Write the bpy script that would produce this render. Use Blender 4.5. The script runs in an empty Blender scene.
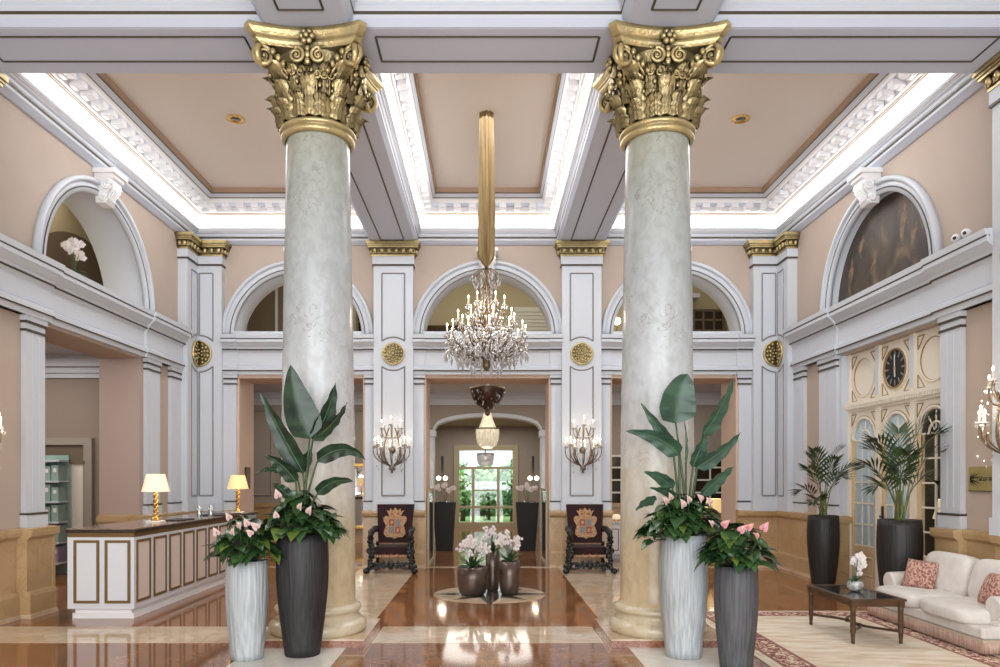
import bpy, bmesh, math, random
from math import sin, cos, pi, sqrt, radians, atan2
from mathutils import Vector, Matrix
random.seed(7)
SC = bpy.context.scene
C = SC.collection
# measured camera constants: eye height 1.6 m, looking along +Y
F, CX, CY, EYE = 720.0, 487.5, 479.0, 1.6
def W(x, y, d):
    return Vector(((x - CX) * d / F, d, EYE + (CY - y) * d / F))

# ------------------------------------------------------------------ materials
def nt(name):
    m = bpy.data.materials.new(name); m.use_nodes = True
    t = m.node_tree
    return m, t, t.nodes, t.links, t.nodes['Principled BSDF']

def rgb(c):
    return (c[0], c[1], c[2], 1.0)

def s2l(r, g, b):
    f = lambda v: ((v / 255.0 + 0.055) / 1.055) ** 2.4 if v > 10 else v / 255.0 / 12.92
    return (f(r), f(g), f(b))

def mat(name, c1, c2=None, scale=8.0, rough=0.5, metal=0.0, bump=0.0, stretch=(1, 1, 1), detail=4.0,
        emit=None, estr=0.0, ao=None, spec=None, trans=0.0, coat=0.0, lo=0.35, hi=0.65, bscale=None, sheen=0.0):
    m, t, N, L, b = nt(name)
    b.inputs['Base Color'].default_value = rgb(c1)
    b.inputs['Roughness'].default_value = rough
    b.inputs['Metallic'].default_value = metal
    if spec is not None: b.inputs['Specular IOR Level'].default_value = spec
    if trans: b.inputs['Transmission Weight'].default_value = trans
    if coat:
        b.inputs['Coat Weight'].default_value = coat; b.inputs['Coat Roughness'].default_value = 0.04
    if sheen: b.inputs['Sheen Weight'].default_value = sheen
    if emit:
        b.inputs['Emission Color'].default_value = rgb(emit); b.inputs['Emission Strength'].default_value = estr
    out = None
    if c2 is not None or bump:
        tc = N.new('ShaderNodeTexCoord'); mp = N.new('ShaderNodeMapping')
        mp.inputs['Scale'].default_value = stretch
        L.new(tc.outputs['Object'], mp.inputs['Vector'])
        nz = N.new('ShaderNodeTexNoise'); nz.inputs['Scale'].default_value = scale; nz.inputs['Detail'].default_value = detail
        L.new(mp.outputs['Vector'], nz.inputs['Vector'])
        if c2 is not None:
            r = N.new('ShaderNodeValToRGB')
            r.color_ramp.elements[0].position = lo; r.color_ramp.elements[0].color = rgb(c1)
            r.color_ramp.elements[1].position = hi; r.color_ramp.elements[1].color = rgb(c2)
            L.new(nz.outputs['Fac'], r.inputs['Fac']); out = r.outputs['Color']
            L.new(out, b.inputs['Base Color'])
        if bump:
            bp = N.new('ShaderNodeBump'); bp.inputs['Strength'].default_value = bump; bp.inputs['Distance'].default_value = 0.02
            src = nz
            if bscale:
                src = N.new('ShaderNodeTexNoise'); src.inputs['Scale'].default_value = bscale; src.inputs['Detail'].default_value = 3
                L.new(mp.outputs['Vector'], src.inputs['Vector'])
            L.new(src.outputs['Fac'], bp.inputs['Height']); L.new(bp.outputs['Normal'], b.inputs['Normal'])
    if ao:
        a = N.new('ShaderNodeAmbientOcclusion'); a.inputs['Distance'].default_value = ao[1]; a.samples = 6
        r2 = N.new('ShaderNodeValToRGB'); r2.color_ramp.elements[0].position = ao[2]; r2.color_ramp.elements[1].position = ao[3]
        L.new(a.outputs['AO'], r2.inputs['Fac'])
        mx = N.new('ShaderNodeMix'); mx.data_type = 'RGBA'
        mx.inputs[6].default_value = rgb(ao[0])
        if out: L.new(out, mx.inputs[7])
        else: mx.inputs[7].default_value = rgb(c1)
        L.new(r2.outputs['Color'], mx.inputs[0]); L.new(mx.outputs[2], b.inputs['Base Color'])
    return m

def marble_mat(name, base, light, vein, rough=0.08, scale=2.5, tile=0.0, tilec=None, veinw=0.06):
    """polished stone: cloudy ground, thin veins from folded noise, optional slab joints"""
    m, t, N, L, b = nt(name)
    tc = N.new('ShaderNodeTexCoord')
    n1 = N.new('ShaderNodeTexNoise'); n1.inputs['Scale'].default_value = scale; n1.inputs['Detail'].default_value = 8; n1.inputs['Distortion'].default_value = 0.6
    L.new(tc.outputs['Object'], n1.inputs['Vector'])
    r1 = N.new('ShaderNodeValToRGB')
    r1.color_ramp.elements[0].position = 0.3; r1.color_ramp.elements[0].color = rgb(base)
    r1.color_ramp.elements[1].position = 0.7; r1.color_ramp.elements[1].color = rgb(light)
    L.new(n1.outputs['Fac'], r1.inputs['Fac'])
    n2 = N.new('ShaderNodeTexNoise'); n2.inputs['Scale'].default_value = scale * 1.3; n2.inputs['Detail'].default_value = 6; n2.inputs['Distortion'].default_value = 1.5
    L.new(tc.outputs['Object'], n2.inputs['Vector'])
    r2 = N.new('ShaderNodeValToRGB'); e = r2.color_ramp.elements
    e[0].position = 0.5 - veinw; e[0].color = (0, 0, 0, 1)
    e[1].position = 0.5; e[1].color = (1, 1, 1, 1)
    x = e.new(0.5 + veinw); x.color = (0, 0, 0, 1)
    L.new(n2.outputs['Fac'], r2.inputs['Fac'])
    mx = N.new('ShaderNodeMix'); mx.data_type = 'RGBA'
    sc = N.new('ShaderNodeMath'); sc.operation = 'MULTIPLY'; sc.inputs[1].default_value = 0.45
    L.new(r2.outputs['Color'], sc.inputs[0]); L.new(sc.outputs[0], mx.inputs[0])
    L.new(r1.outputs['Color'], mx.inputs[6]); mx.inputs[7].default_value = rgb(vein)
    col = mx.outputs[2]
    if tile:
        br = N.new('ShaderNodeTexBrick'); br.offset = 0.0
        br.inputs['Scale'].default_value = 1.0
        br.inputs['Brick Width'].default_value = tile; br.inputs['Row Height'].default_value = tile
        br.inputs['Mortar Size'].default_value = 0.003
        br.inputs['Color1'].default_value = (1, 1, 1, 1); br.inputs['Color2'].default_value = (0.8, 0.8, 0.8, 1)
        br.inputs['Mortar'].default_value = (0.6, 0.6, 0.6, 1)
        L.new(tc.outputs['Object'], br.inputs['Vector'])
        m2 = N.new('ShaderNodeMix'); m2.data_type = 'RGBA'; m2.blend_type = 'MULTIPLY'; m2.inputs[0].default_value = 1
        L.new(col, m2.inputs[6]); L.new(br.outputs['Color'], m2.inputs[7]); col = m2.outputs[2]
    L.new(col, b.inputs['Base Color'])
    b.inputs['Roughness'].default_value = rough
    b.inputs['IOR'].default_value = 1.6
    return m

def column_mat():
    """cream stone that turns warm and honey coloured near the foot, pale grey in the middle, greenish at the neck"""
    m, t, N, L, b = nt('column_marble')
    tc = N.new('ShaderNodeTexCoord')
    sp = N.new('ShaderNodeSeparateXYZ'); L.new(tc.outputs['Object'], sp.inputs[0])
    n0 = N.new('ShaderNodeTexNoise'); n0.inputs['Scale'].default_value = 1.6; n0.inputs['Detail'].default_value = 5
    L.new(tc.outputs['Object'], n0.inputs['Vector'])
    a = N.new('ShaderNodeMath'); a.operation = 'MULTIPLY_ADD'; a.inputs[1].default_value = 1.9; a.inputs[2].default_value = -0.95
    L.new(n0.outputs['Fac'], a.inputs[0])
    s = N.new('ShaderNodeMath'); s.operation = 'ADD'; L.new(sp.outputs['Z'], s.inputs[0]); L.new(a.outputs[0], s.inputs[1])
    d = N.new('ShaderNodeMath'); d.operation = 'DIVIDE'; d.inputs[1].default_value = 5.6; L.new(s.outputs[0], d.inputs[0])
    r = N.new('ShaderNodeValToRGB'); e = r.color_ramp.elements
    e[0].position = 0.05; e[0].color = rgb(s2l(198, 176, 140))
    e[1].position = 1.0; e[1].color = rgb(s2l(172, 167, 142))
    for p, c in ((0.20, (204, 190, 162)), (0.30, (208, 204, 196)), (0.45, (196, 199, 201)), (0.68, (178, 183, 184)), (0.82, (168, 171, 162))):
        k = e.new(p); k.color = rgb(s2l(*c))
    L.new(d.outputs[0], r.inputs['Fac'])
    mp = N.new('ShaderNodeMapping'); mp.inputs['Scale'].default_value = (1, 1, 0.6); L.new(tc.outputs['Object'], mp.inputs['Vector'])
    n1 = N.new('ShaderNodeTexNoise'); n1.inputs['Scale'].default_value = 13; n1.inputs['Detail'].default_value = 9; n1.inputs['Distortion'].default_value = 0.4
    L.new(mp.outputs['Vector'], n1.inputs['Vector'])
    r1 = N.new('ShaderNodeValToRGB'); f = r1.color_ramp.elements
    f[0].position = 0.28; f[0].color = (0.80, 0.79, 0.75, 1); f[1].position = 0.6; f[1].color = (1, 1, 1, 1)
    L.new(n1.outputs['Fac'], r1.inputs['Fac'])
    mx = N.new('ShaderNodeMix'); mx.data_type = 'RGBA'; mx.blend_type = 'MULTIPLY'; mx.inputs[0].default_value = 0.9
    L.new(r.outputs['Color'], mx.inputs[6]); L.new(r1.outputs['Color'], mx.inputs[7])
    # sparse dark veins
    n2 = N.new('ShaderNodeTexNoise'); n2.inputs['Scale'].default_value = 3.2; n2.inputs['Detail'].default_value = 10; n2.inputs['Distortion'].default_value = 2.0
    L.new(tc.outputs['Object'], n2.inputs['Vector'])
    r2 = N.new('ShaderNodeValToRGB'); g = r2.color_ramp.elements
    g[0].position = 0.485; g[0].color = (0, 0, 0, 1); g[1].position = 0.5; g[1].color = (0.55, 0.55, 0.55, 1)
    k = g.new(0.515); k.color = (0, 0, 0, 1)
    L.new(n2.outputs['Fac'], r2.inputs['Fac'])
    n3 = N.new('ShaderNodeTexNoise'); n3.inputs['Scale'].default_value = 1.1
    L.new(tc.outputs['Object'], n3.inputs['Vector'])
    r3 = N.new('ShaderNodeValToRGB'); r3.color_ramp.elements[0].position = 0.5; r3.color_ramp.elements[1].position = 0.62
    L.new(n3.outputs['Fac'], r3.inputs['Fac'])
    mu = N.new('ShaderNodeMath'); mu.operation = 'MULTIPLY'; L.new(r2.outputs['Color'], mu.inputs[0]); L.new(r3.outputs['Color'], mu.inputs[1])
    m3 = N.new('ShaderNodeMix'); m3.data_type = 'RGBA'; L.new(mu.outputs[0], m3.inputs[0]); L.new(mx.outputs[2], m3.inputs[6])
    m3.inputs[7].default_value = rgb(s2l(120, 112, 98))
    L.new(m3.outputs[2], b.inputs['Base Color'])
    b.inputs['Roughness'].default_value = 0.22
    return m

def glass_mat(name, tint, gloss=0.25, rough=0.0):
    m, t, N, L, b = nt(name)
    N.remove(b)
    o = N['Material Output']
    tr = N.new('ShaderNodeBsdfTransparent'); tr.inputs['Color'].default_value = rgb(tint)
    gl = N.new('ShaderNodeBsdfGlossy'); gl.inputs['Roughness'].default_value = rough
    mx = N.new('ShaderNodeMixShader'); mx.inputs[0].default_value = gloss
    L.new(tr.outputs[0], mx.inputs[1]); L.new(gl.outputs[0], mx.inputs[2]); L.new(mx.outputs[0], o.inputs['Surface'])
    return m

def crystal_mat():
    m, t, N, L, b = nt('crystal')
    N.remove(b); o = N['Material Output']
    tr = N.new('ShaderNodeBsdfTransparent'); tr.inputs['Color'].default_value = (0.9, 0.9, 0.92, 1)
    gl = N.new('ShaderNodeBsdfGlossy'); gl.inputs['Roughness'].default_value = 0.05
    df = N.new('ShaderNodeBsdfTranslucent'); df.inputs['Color'].default_value = (0.85, 0.84, 0.82, 1)
    d2 = N.new('ShaderNodeBsdfDiffuse'); d2.inputs['Color'].default_value = (0.9, 0.89, 0.87, 1)
    a0 = N.new('ShaderNodeMixShader'); a0.inputs[0].default_value = 0.6
    a = N.new('ShaderNodeMixShader'); a.inputs[0].default_value = 0.5
    c = N.new('ShaderNodeMixShader'); c.inputs[0].default_value = 0.30
    L.new(df.outputs[0], a0.inputs[1]); L.new(d2.outputs[0], a0.inputs[2])
    L.new(a0.outputs[0], a.inputs[1]); L.new(gl.outputs[0], a.inputs[2])
    L.new(a.outputs[0], c.inputs[1]); L.new(tr.outputs[0], c.inputs[2]); L.new(c.outputs[0], o.inputs['Surface'])
    return m

def glow_mat(name, c, s, mixdiff=True):
    return mat(name, c, emit=c, estr=s, rough=0.6)

def translucent_mat(name, c, rough=0.5, f=0.5):
    m, t, N, L, b = nt(name)
    o = N['Material Output']
    b.inputs['Base Color'].default_value = rgb(c); b.inputs['Roughness'].default_value = 0.35
    tr = N.new('ShaderNodeBsdfTranslucent'); tr.inputs['Color'].default_value = rgb(c)
    mx = N.new('ShaderNodeMixShader'); mx.inputs[0].default_value = f
    L.new(b.outputs[0], mx.inputs[1]); L.new(tr.outputs[0], mx.inputs[2]); L.new(mx.outputs[0], o.inputs['Surface'])
    return m

M = {}
M['white'] = mat('white_paint', s2l(203, 207, 213), rough=0.45)
M['white2'] = mat('white_plaster', s2l(238, 236, 236), rough=0.6)
M['grey'] = mat('grey_panel_paint', s2l(206, 213, 228), rough=0.5)
M['pink'] = mat('peach_wall', s2l(184, 167, 153), s2l(181, 164, 150), scale=2, rough=0.7)
M['pinkc'] = mat('peach_ceiling', s2l(224, 213, 200), rough=0.8)
M['apricot'] = mat('apricot_trim', s2l(206, 180, 162), rough=0.6)
M['line'] = mat('dark_bronze_line', s2l(70, 62, 52), rough=0.5)
M['lineg'] = mat('shadow_grey_line', s2l(132, 128, 126), rough=0.5)
M['gline'] = mat('gilt_line', s2l(176, 148, 96), rough=0.4, metal=0.4)
M['brown'] = mat('brown_edge', s2l(166, 138, 114), rough=0.6)
M['gold'] = mat('gilding_dark_crevices', s2l(216, 193, 138), s2l(188, 172, 126), scale=9, rough=0.34, metal=0.55, bump=0.35, bscale=34,
                ao=(s2l(62, 46, 20), 0.12, 0.35, 0.95))  # dark brown mixed into the crevices through the occlusion node
M['goldp'] = mat('polished_brass', s2l(214, 170, 92), rough=0.25, metal=0.9)
M['sleeve'] = mat('gold_satin', s2l(152, 127, 82), s2l(112, 90, 54), scale=3, rough=0.45, metal=0.3, stretch=(8, 8, 0.3))
M['ochre'] = marble_mat('ochre_marble', s2l(176, 144, 101), s2l(194, 165, 124), s2l(156, 118, 78), rough=0.25, scale=1.8, veinw=0.02)
M['red'] = marble_mat('red_brown_marble', s2l(126, 78, 45), s2l(157, 104, 65), s2l(174, 124, 82), rough=0.075, scale=3.2, tile=0.62, veinw=0.03)
M['redstep'] = marble_mat('red_step_stone', s2l(118, 66, 46), s2l(156, 104, 80), s2l(196, 160, 140), rough=0.12, scale=14)
M['cream'] = marble_mat('cream_floor_marble', s2l(196, 170, 140), s2l(222, 202, 176), s2l(180, 150, 120), rough=0.06, scale=1.8)
M['palefl'] = marble_mat('pale_floor_marble', s2l(220, 214, 204), s2l(236, 232, 224), s2l(206, 198, 186), rough=0.08, scale=1.5)
M['greyfl'] = marble_mat('grey_green_marble', s2l(90, 92, 82), s2l(120, 118, 104), s2l(70, 66, 58), rough=0.08, scale=6)
M['darkfl'] = marble_mat('dark_floor_marble', s2l(52, 44, 40), s2l(74, 60, 52), s2l(110, 90, 76), rough=0.07, scale=6)
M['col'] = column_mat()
M['colbase'] = marble_mat('column_base_marble', s2l(192, 176, 144), s2l(208, 196, 172), s2l(178, 154, 116), rough=0.2, scale=2.2, veinw=0.03)
M['hall'] = mat('hall_wall_beige', s2l(156, 146, 134), rough=0.7)
M['mauve'] = mat('mauve_wall', s2l(172, 150, 140), rough=0.7)
M['taupe'] = mat('taupe_wall', s2l(146, 130, 118), rough=0.7)
M['gallery'] = mat('gallery_wall', s2l(190, 178, 146), rough=0.7)
M['galbrown'] = mat('gallery_brown', s2l(112, 98, 80), rough=0.6)
M['creamw'] = mat('cream_joinery', s2l(232, 223, 205), rough=0.45)
M['creaml'] = mat('cream_joinery_line', s2l(150, 118, 74), rough=0.5)
M['wood'] = mat('honey_wood', s2l(222, 198, 162), s2l(206, 176, 134), scale=3, stretch=(6, 6, 0.5), rough=0.35)
M['dwood'] = mat('dark_walnut', s2l(62, 42, 26), s2l(88, 60, 36), scale=4, stretch=(1, 1, 6), rough=0.3)
M['ebony'] = mat('carved_ebony', s2l(30, 30, 30), s2l(14, 13, 12), scale=20, rough=0.25, bump=0.4, bscale=45)
M['velvet'] = mat('claret_velvet', s2l(46, 10, 14), s2l(30, 6, 9), scale=6, rough=0.9, sheen=0.05)
M['embg'] = mat('gold_embroidery', s2l(192, 150, 108), s2l(140, 100, 68), scale=40, rough=0.6, bump=0.5)
M['embr'] = mat('rust_embroidery', s2l(140, 70, 52), rough=0.8)
M['embb'] = mat('slate_embroidery', s2l(120, 118, 118), rough=0.8)
M['potw'] = mat('ribbed_white_glaze', s2l(192, 197, 199), s2l(156, 162, 164), scale=6, stretch=(9, 9, 0.35), rough=0.5, bump=0.5)
M['potd'] = mat('ribbed_charcoal_clay', s2l(50, 48, 49), s2l(33, 32, 33), scale=5, stretch=(9, 9, 0.35), rough=0.55, bump=0.4)
M['potg'] = mat('ribbed_grey_clay', s2l(92, 92, 95), s2l(66, 66, 70), scale=5, stretch=(9, 9, 0.35), rough=0.6, bump=0.5)
M['potb'] = mat('black_clay', s2l(42, 38, 36), s2l(24, 22, 22), scale=5, stretch=(9, 9, 0.35), rough=0.5, bump=0.4)
M['bronze'] = mat('bronze_pot', s2l(108, 92, 84), s2l(82, 68, 62), scale=6, rough=0.32, metal=0.55)
M['soil'] = mat('dark_soil', s2l(40, 30, 22), s2l(62, 46, 34), scale=40, rough=1.0, bump=0.8)
M['leaf1'] = mat('paddle_leaf', s2l(24, 42, 30), s2l(44, 68, 46), scale=5, stretch=(1, 1, 3), rough=0.35)
M['leaf1b'] = mat('paddle_leaf_pale', s2l(40, 68, 54), s2l(62, 92, 72), scale=5, stretch=(1, 1, 3), rough=0.4)
M['rib'] = mat('leaf_midrib', s2l(78, 104, 68), rough=0.5)
M['stalk'] = mat('green_stalk', s2l(66, 88, 54), s2l(46, 66, 40), scale=6, rough=0.45)
M['leaf2'] = mat('anthurium_leaf', s2l(32, 58, 32), s2l(64, 96, 50), scale=5, rough=0.32)
M['leaf2b'] = mat('anthurium_young_leaf', s2l(110, 124, 52), s2l(72, 100, 44), scale=5, rough=0.4)
M['spathe'] = translucent_mat('pink_spathe', s2l(238, 206, 208), f=0.25)
M['spathe2'] = translucent_mat('deep_pink_spathe', s2l(232, 158, 172), f=0.2)
M['spadix'] = mat('cream_spadix', s2l(236, 214, 160), rough=0.6)
M['palm'] = mat('palm_leaflet', s2l(30, 50, 28), s2l(62, 82, 44), scale=5, rough=0.4)
M['palmst'] = mat('palm_stem', s2l(120, 128, 78), s2l(84, 92, 52), scale=6, rough=0.5)
M['orch'] = translucent_mat('white_petal', s2l(246, 240, 240), f=0.3)
M['orchp'] = translucent_mat('blush_petal', s2l(244, 234, 236), f=0.3)
M['sofa'] = mat('ivory_damask', s2l(222, 216, 210), s2l(212, 205, 198), scale=10, rough=0.75, bump=0.08, bscale=60)
M['sofap'] = mat('ivory_piping', s2l(190, 172, 152), rough=0.8)
M['fringe'] = mat('dusty_pink_fringe', s2l(176, 140, 126), s2l(206, 180, 162), scale=30, stretch=(3, 3, 0.2), rough=0.9)
M['pillow'] = mat('paisley_cushion', s2l(138, 84, 72), s2l(196, 160, 144), scale=44, rough=0.85, detail=6, lo=0.42, hi=0.56)
M['tglass'] = mat('smoked_table_glass', s2l(40, 38, 36), rough=0.03, spec=0.9)
M['pottery'] = mat('marbled_ceramic', s2l(206, 204, 200), s2l(140, 138, 136), scale=14, rough=0.3, lo=0.4, hi=0.6)
M['sconce'] = mat('antique_silver', s2l(146, 124, 100), s2l(100, 82, 62), scale=30, rough=0.35, metal=0.7)
M['crystal'] = crystal_mat()
M['candle'] = mat('ivory_candle', s2l(240, 232, 216), rough=0.5)
M['flame'] = glow_mat('flame_bulb', (1.0, 0.82, 0.55), 14.0)
M['led'] = glow_mat('cove_led_strip', (0.97, 0.98, 1.0), 30.0)
M['globe'] = glow_mat('glass_globe_lit', (1.0, 0.90, 0.74), 1.8)
M['shade'] = mat('pleated_lampshade', s2l(244, 214, 160), rough=0.8, emit=s2l(255, 218, 150), estr=0.5)
M['shadew'] = mat('cream_lampshade', s2l(248, 232, 206), rough=0.8, emit=s2l(255, 226, 190), estr=0.38)
M['lantern'] = mat('beaded_lantern_glass', s2l(228, 222, 200), s2l(176, 166, 136), scale=40, stretch=(1, 1, 0.2), rough=0.3, emit=s2l(255, 240, 206), estr=0.35)
M['mirror'] = mat('mirror', (0.8, 0.8, 0.8), rough=0.03, metal=1.0)
M['glass'] = glass_mat('window_glass', (0.96, 0.98, 0.97), 0.06)
M['clear'] = glass_mat('clear_tumbler', (0.93, 0.95, 0.95), 0.22)
M['frost'] = translucent_mat('frosted_pane', s2l(206, 222, 230), f=0.6)
M['darkpane'] = mat('dark_pane', s2l(50, 42, 34), rough=0.08)
M['black'] = mat('black_lacquer', s2l(22, 20, 19), rough=0.55)
M['blackt'] = mat('black_leather', s2l(34, 30, 28), rough=0.5)
M['teal'] = mat('teal_file', s2l(158, 182, 172), s2l(136, 162, 152), scale=3, rough=0.7)
M['lilac'] = mat('lilac_file', s2l(150, 138, 160), rough=0.7)
M['countert'] = mat('counter_top_stone', s2l(150, 128, 112), s2l(128, 106, 92), scale=12, rough=0.12)
M['cdark'] = mat('counter_dark_edge', s2l(50, 38, 30), rough=0.25)
M['cwhite'] = mat('counter_white_lacquer', s2l(218, 220, 225), rough=0.3)
M['cpeach'] = mat('counter_peach_panel', s2l(222, 208, 198), rough=0.4)
M['cgold'] = mat('counter_bronze_gilt', s2l(122, 96, 56), rough=0.4, metal=0.35)
M['foliage'] = mat('garden_foliage', s2l(50, 96, 46), s2l(140, 184, 110), scale=3, rough=0.7)
M['foliage2'] = mat('garden_foliage_dark', s2l(40, 78, 48), s2l(96, 146, 84), scale=3, rough=0.7)
M['trunk'] = mat('tree_bark', s2l(84, 68, 54), rough=0.9)
M['lawn'] = mat('lawn_ground', s2l(120, 150, 90), rough=0.9)
M['brassign'] = mat('brass_plate', s2l(196, 178, 118), s2l(176, 160, 104), scale=3, rough=0.35, metal=0.55)
M['sage'] = mat('white_window_bar', s2l(226, 224, 214), rough=0.5)
M['bars'] = mat('pale_window_bar', s2l(172, 162, 132), rough=0.5)

def painting_mat(name, dark, mid, light, scale, stretch):
    m, t, N, L, b = nt(name)
    tc = N.new('ShaderNodeTexCoord'); mp = N.new('ShaderNodeMapping'); mp.inputs['Scale'].default_value = stretch
    L.new(tc.outputs['Object'], mp.inputs['Vector'])
    n = N.new('ShaderNodeTexNoise'); n.inputs['Scale'].default_value = scale; n.inputs['Detail'].default_value = 7; n.inputs['Distortion'].default_value = 0.7
    L.new(mp.outputs['Vector'], n.inputs['Vector'])
    r = N.new('ShaderNodeValToRGB'); e = r.color_ramp.elements
    e[0].position = 0.38; e[0].color = rgb(dark); e[1].position = 0.78; e[1].color = rgb(light)
    k = e.new(0.58); k.color = rgb(mid)
    L.new(n.outputs['Fac'], r.inputs['Fac']); L.new(r.outputs['Color'], b.inputs['Base Color'])
    b.inputs['Roughness'].default_value = 0.4
    return m
M['paintA'] = painting_mat('dark_lunette_canvas', s2l(52, 44, 38), s2l(78, 66, 54), s2l(132, 108, 80), 2.4, (1, 1.2, 0.8))
M['paintfig'] = mat('canvas_flesh_tone', s2l(128, 104, 80), s2l(84, 68, 54), scale=9, rough=0.5)
M['paintB'] = painting_mat('landscape_canvas', s2l(44, 48, 34), s2l(76, 78, 60), s2l(176, 178, 172), 2.2, (1, 1, 2.2))

def rug_mat():
    """cream oriental field with a busy dark-red border; borders follow the rug's own edges (object space)"""
    m, t, N, L, b = nt('oriental_rug')
    tc = N.new('ShaderNodeTexCoord'); sp = N.new('ShaderNodeSeparateXYZ'); L.new(tc.outputs['Object'], sp.inputs[0])
    hx, hy = 1.075, 2.05
    def edge(o, h):
        a = N.new('ShaderNodeMath'); a.operation = 'ABSOLUTE'; L.new(o, a.inputs[0])
        s = N.new('ShaderNodeMath'); s.operation = 'SUBTRACT'; s.inputs[0].default_value = h; L.new(a.outputs[0], s.inputs[1]); return s.outputs[0]
    mn = N.new('ShaderNodeMath'); mn.operation = 'MINIMUM'
    L.new(edge(sp.outputs['X'], hx), mn.inputs[0]); L.new(edge(sp.outputs['Y'], hy), mn.inputs[1])
    band = N.new('ShaderNodeValToRGB'); band.color_ramp.interpolation = 'CONSTANT'
    e = band.color_ramp.elements
    e[0].position = 0.0; e[0].color = (0, 0, 0, 1)
    e[1].position = 0.05; e[1].color = (1, 1, 1, 1)
    for p, v in ((0.085, 0.25), (0.30, 1.0), (0.335, 0.0)):
        k = e.new(p); k.color = (v, v, v, 1)
    L.new(mn.outputs[0], band.inputs['Fac'])
    v1 = N.new('ShaderNodeTexVoronoi'); v1.inputs['Scale'].default_value = 9; v1.feature = 'F1'
    L.new(tc.outputs['Object'], v1.inputs['Vector'])
    n1 = N.new('ShaderNodeTexNoise'); n1.inputs['Scale'].default_value = 16; n1.inputs['Detail'].default_value = 3; n1.inputs['Distortion'].default_value = 1.5
    L.new(tc.outputs['Object'], n1.inputs['Vector'])
    rb = N.new('ShaderNodeValToRGB'); f = rb.color_ramp.elements
    f[0].position = 0.44; f[0].color = rgb(s2l(132, 78, 72)); f[1].position = 0.56; f[1].color = rgb(s2l(226, 206, 180))
    k = f.new(0.5); k.color = rgb(s2l(160, 104, 92))
    L.new(n1.outputs['Fac'], rb.inputs['Fac'])
    n2 = N.new('ShaderNodeTexNoise'); n2.inputs['Scale'].default_value = 5; n2.inputs['Detail'].default_value = 6
    mp = N.new('ShaderNodeMapping'); mp.inputs['Scale'].default_value = (0.5, 2.2, 1); L.new(tc.outputs['Object'], mp.inputs['Vector']); L.new(mp.outputs['Vector'], n2.inputs['Vector'])
    rf = N.new('ShaderNodeValToRGB'); g = rf.color_ramp.elements
    g[0].position = 0.3; g[0].color = rgb(s2l(206, 180, 148)); g[1].position = 0.62; g[1].color = rgb(s2l(232, 220, 202))
    L.new(n2.outputs['Fac'], rf.inputs['Fac'])
    isb = N.new('ShaderNodeMath'); isb.operation = 'GREATER_THAN'; isb.inputs[1].default_value = 0.1; L.new(band.outputs['Color'], isb.inputs[0])
    m1 = N.new('ShaderNodeMix'); m1.data_type = 'RGBA'; L.new(isb.outputs[0], m1.inputs[0]); L.new(rf.outputs['Color'], m1.inputs[6]); L.new(rb.outputs['Color'], m1.inputs[7])
    isl = N.new('ShaderNodeMath'); isl.operation = 'GREATER_THAN'; isl.inputs[1].default_value = 0.9; L.new(band.outputs['Color'], isl.inputs[0])
    m2 = N.new('ShaderNodeMix'); m2.data_type = 'RGBA'; L.new(isl.outputs[0], m2.inputs[0]); L.new(m1.outputs[2], m2.inputs[6]); m2.inputs[7].default_value = rgb(s2l(148, 98, 88))
    L.new(m2.outputs[2], b.inputs['Base Color']); b.inputs['Roughness'].default_value = 0.95
    return m
M['rug'] = rug_mat()
M['fringew'] = mat('cream_rug_fringe', s2l(226, 214, 192), rough=0.95)

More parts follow.
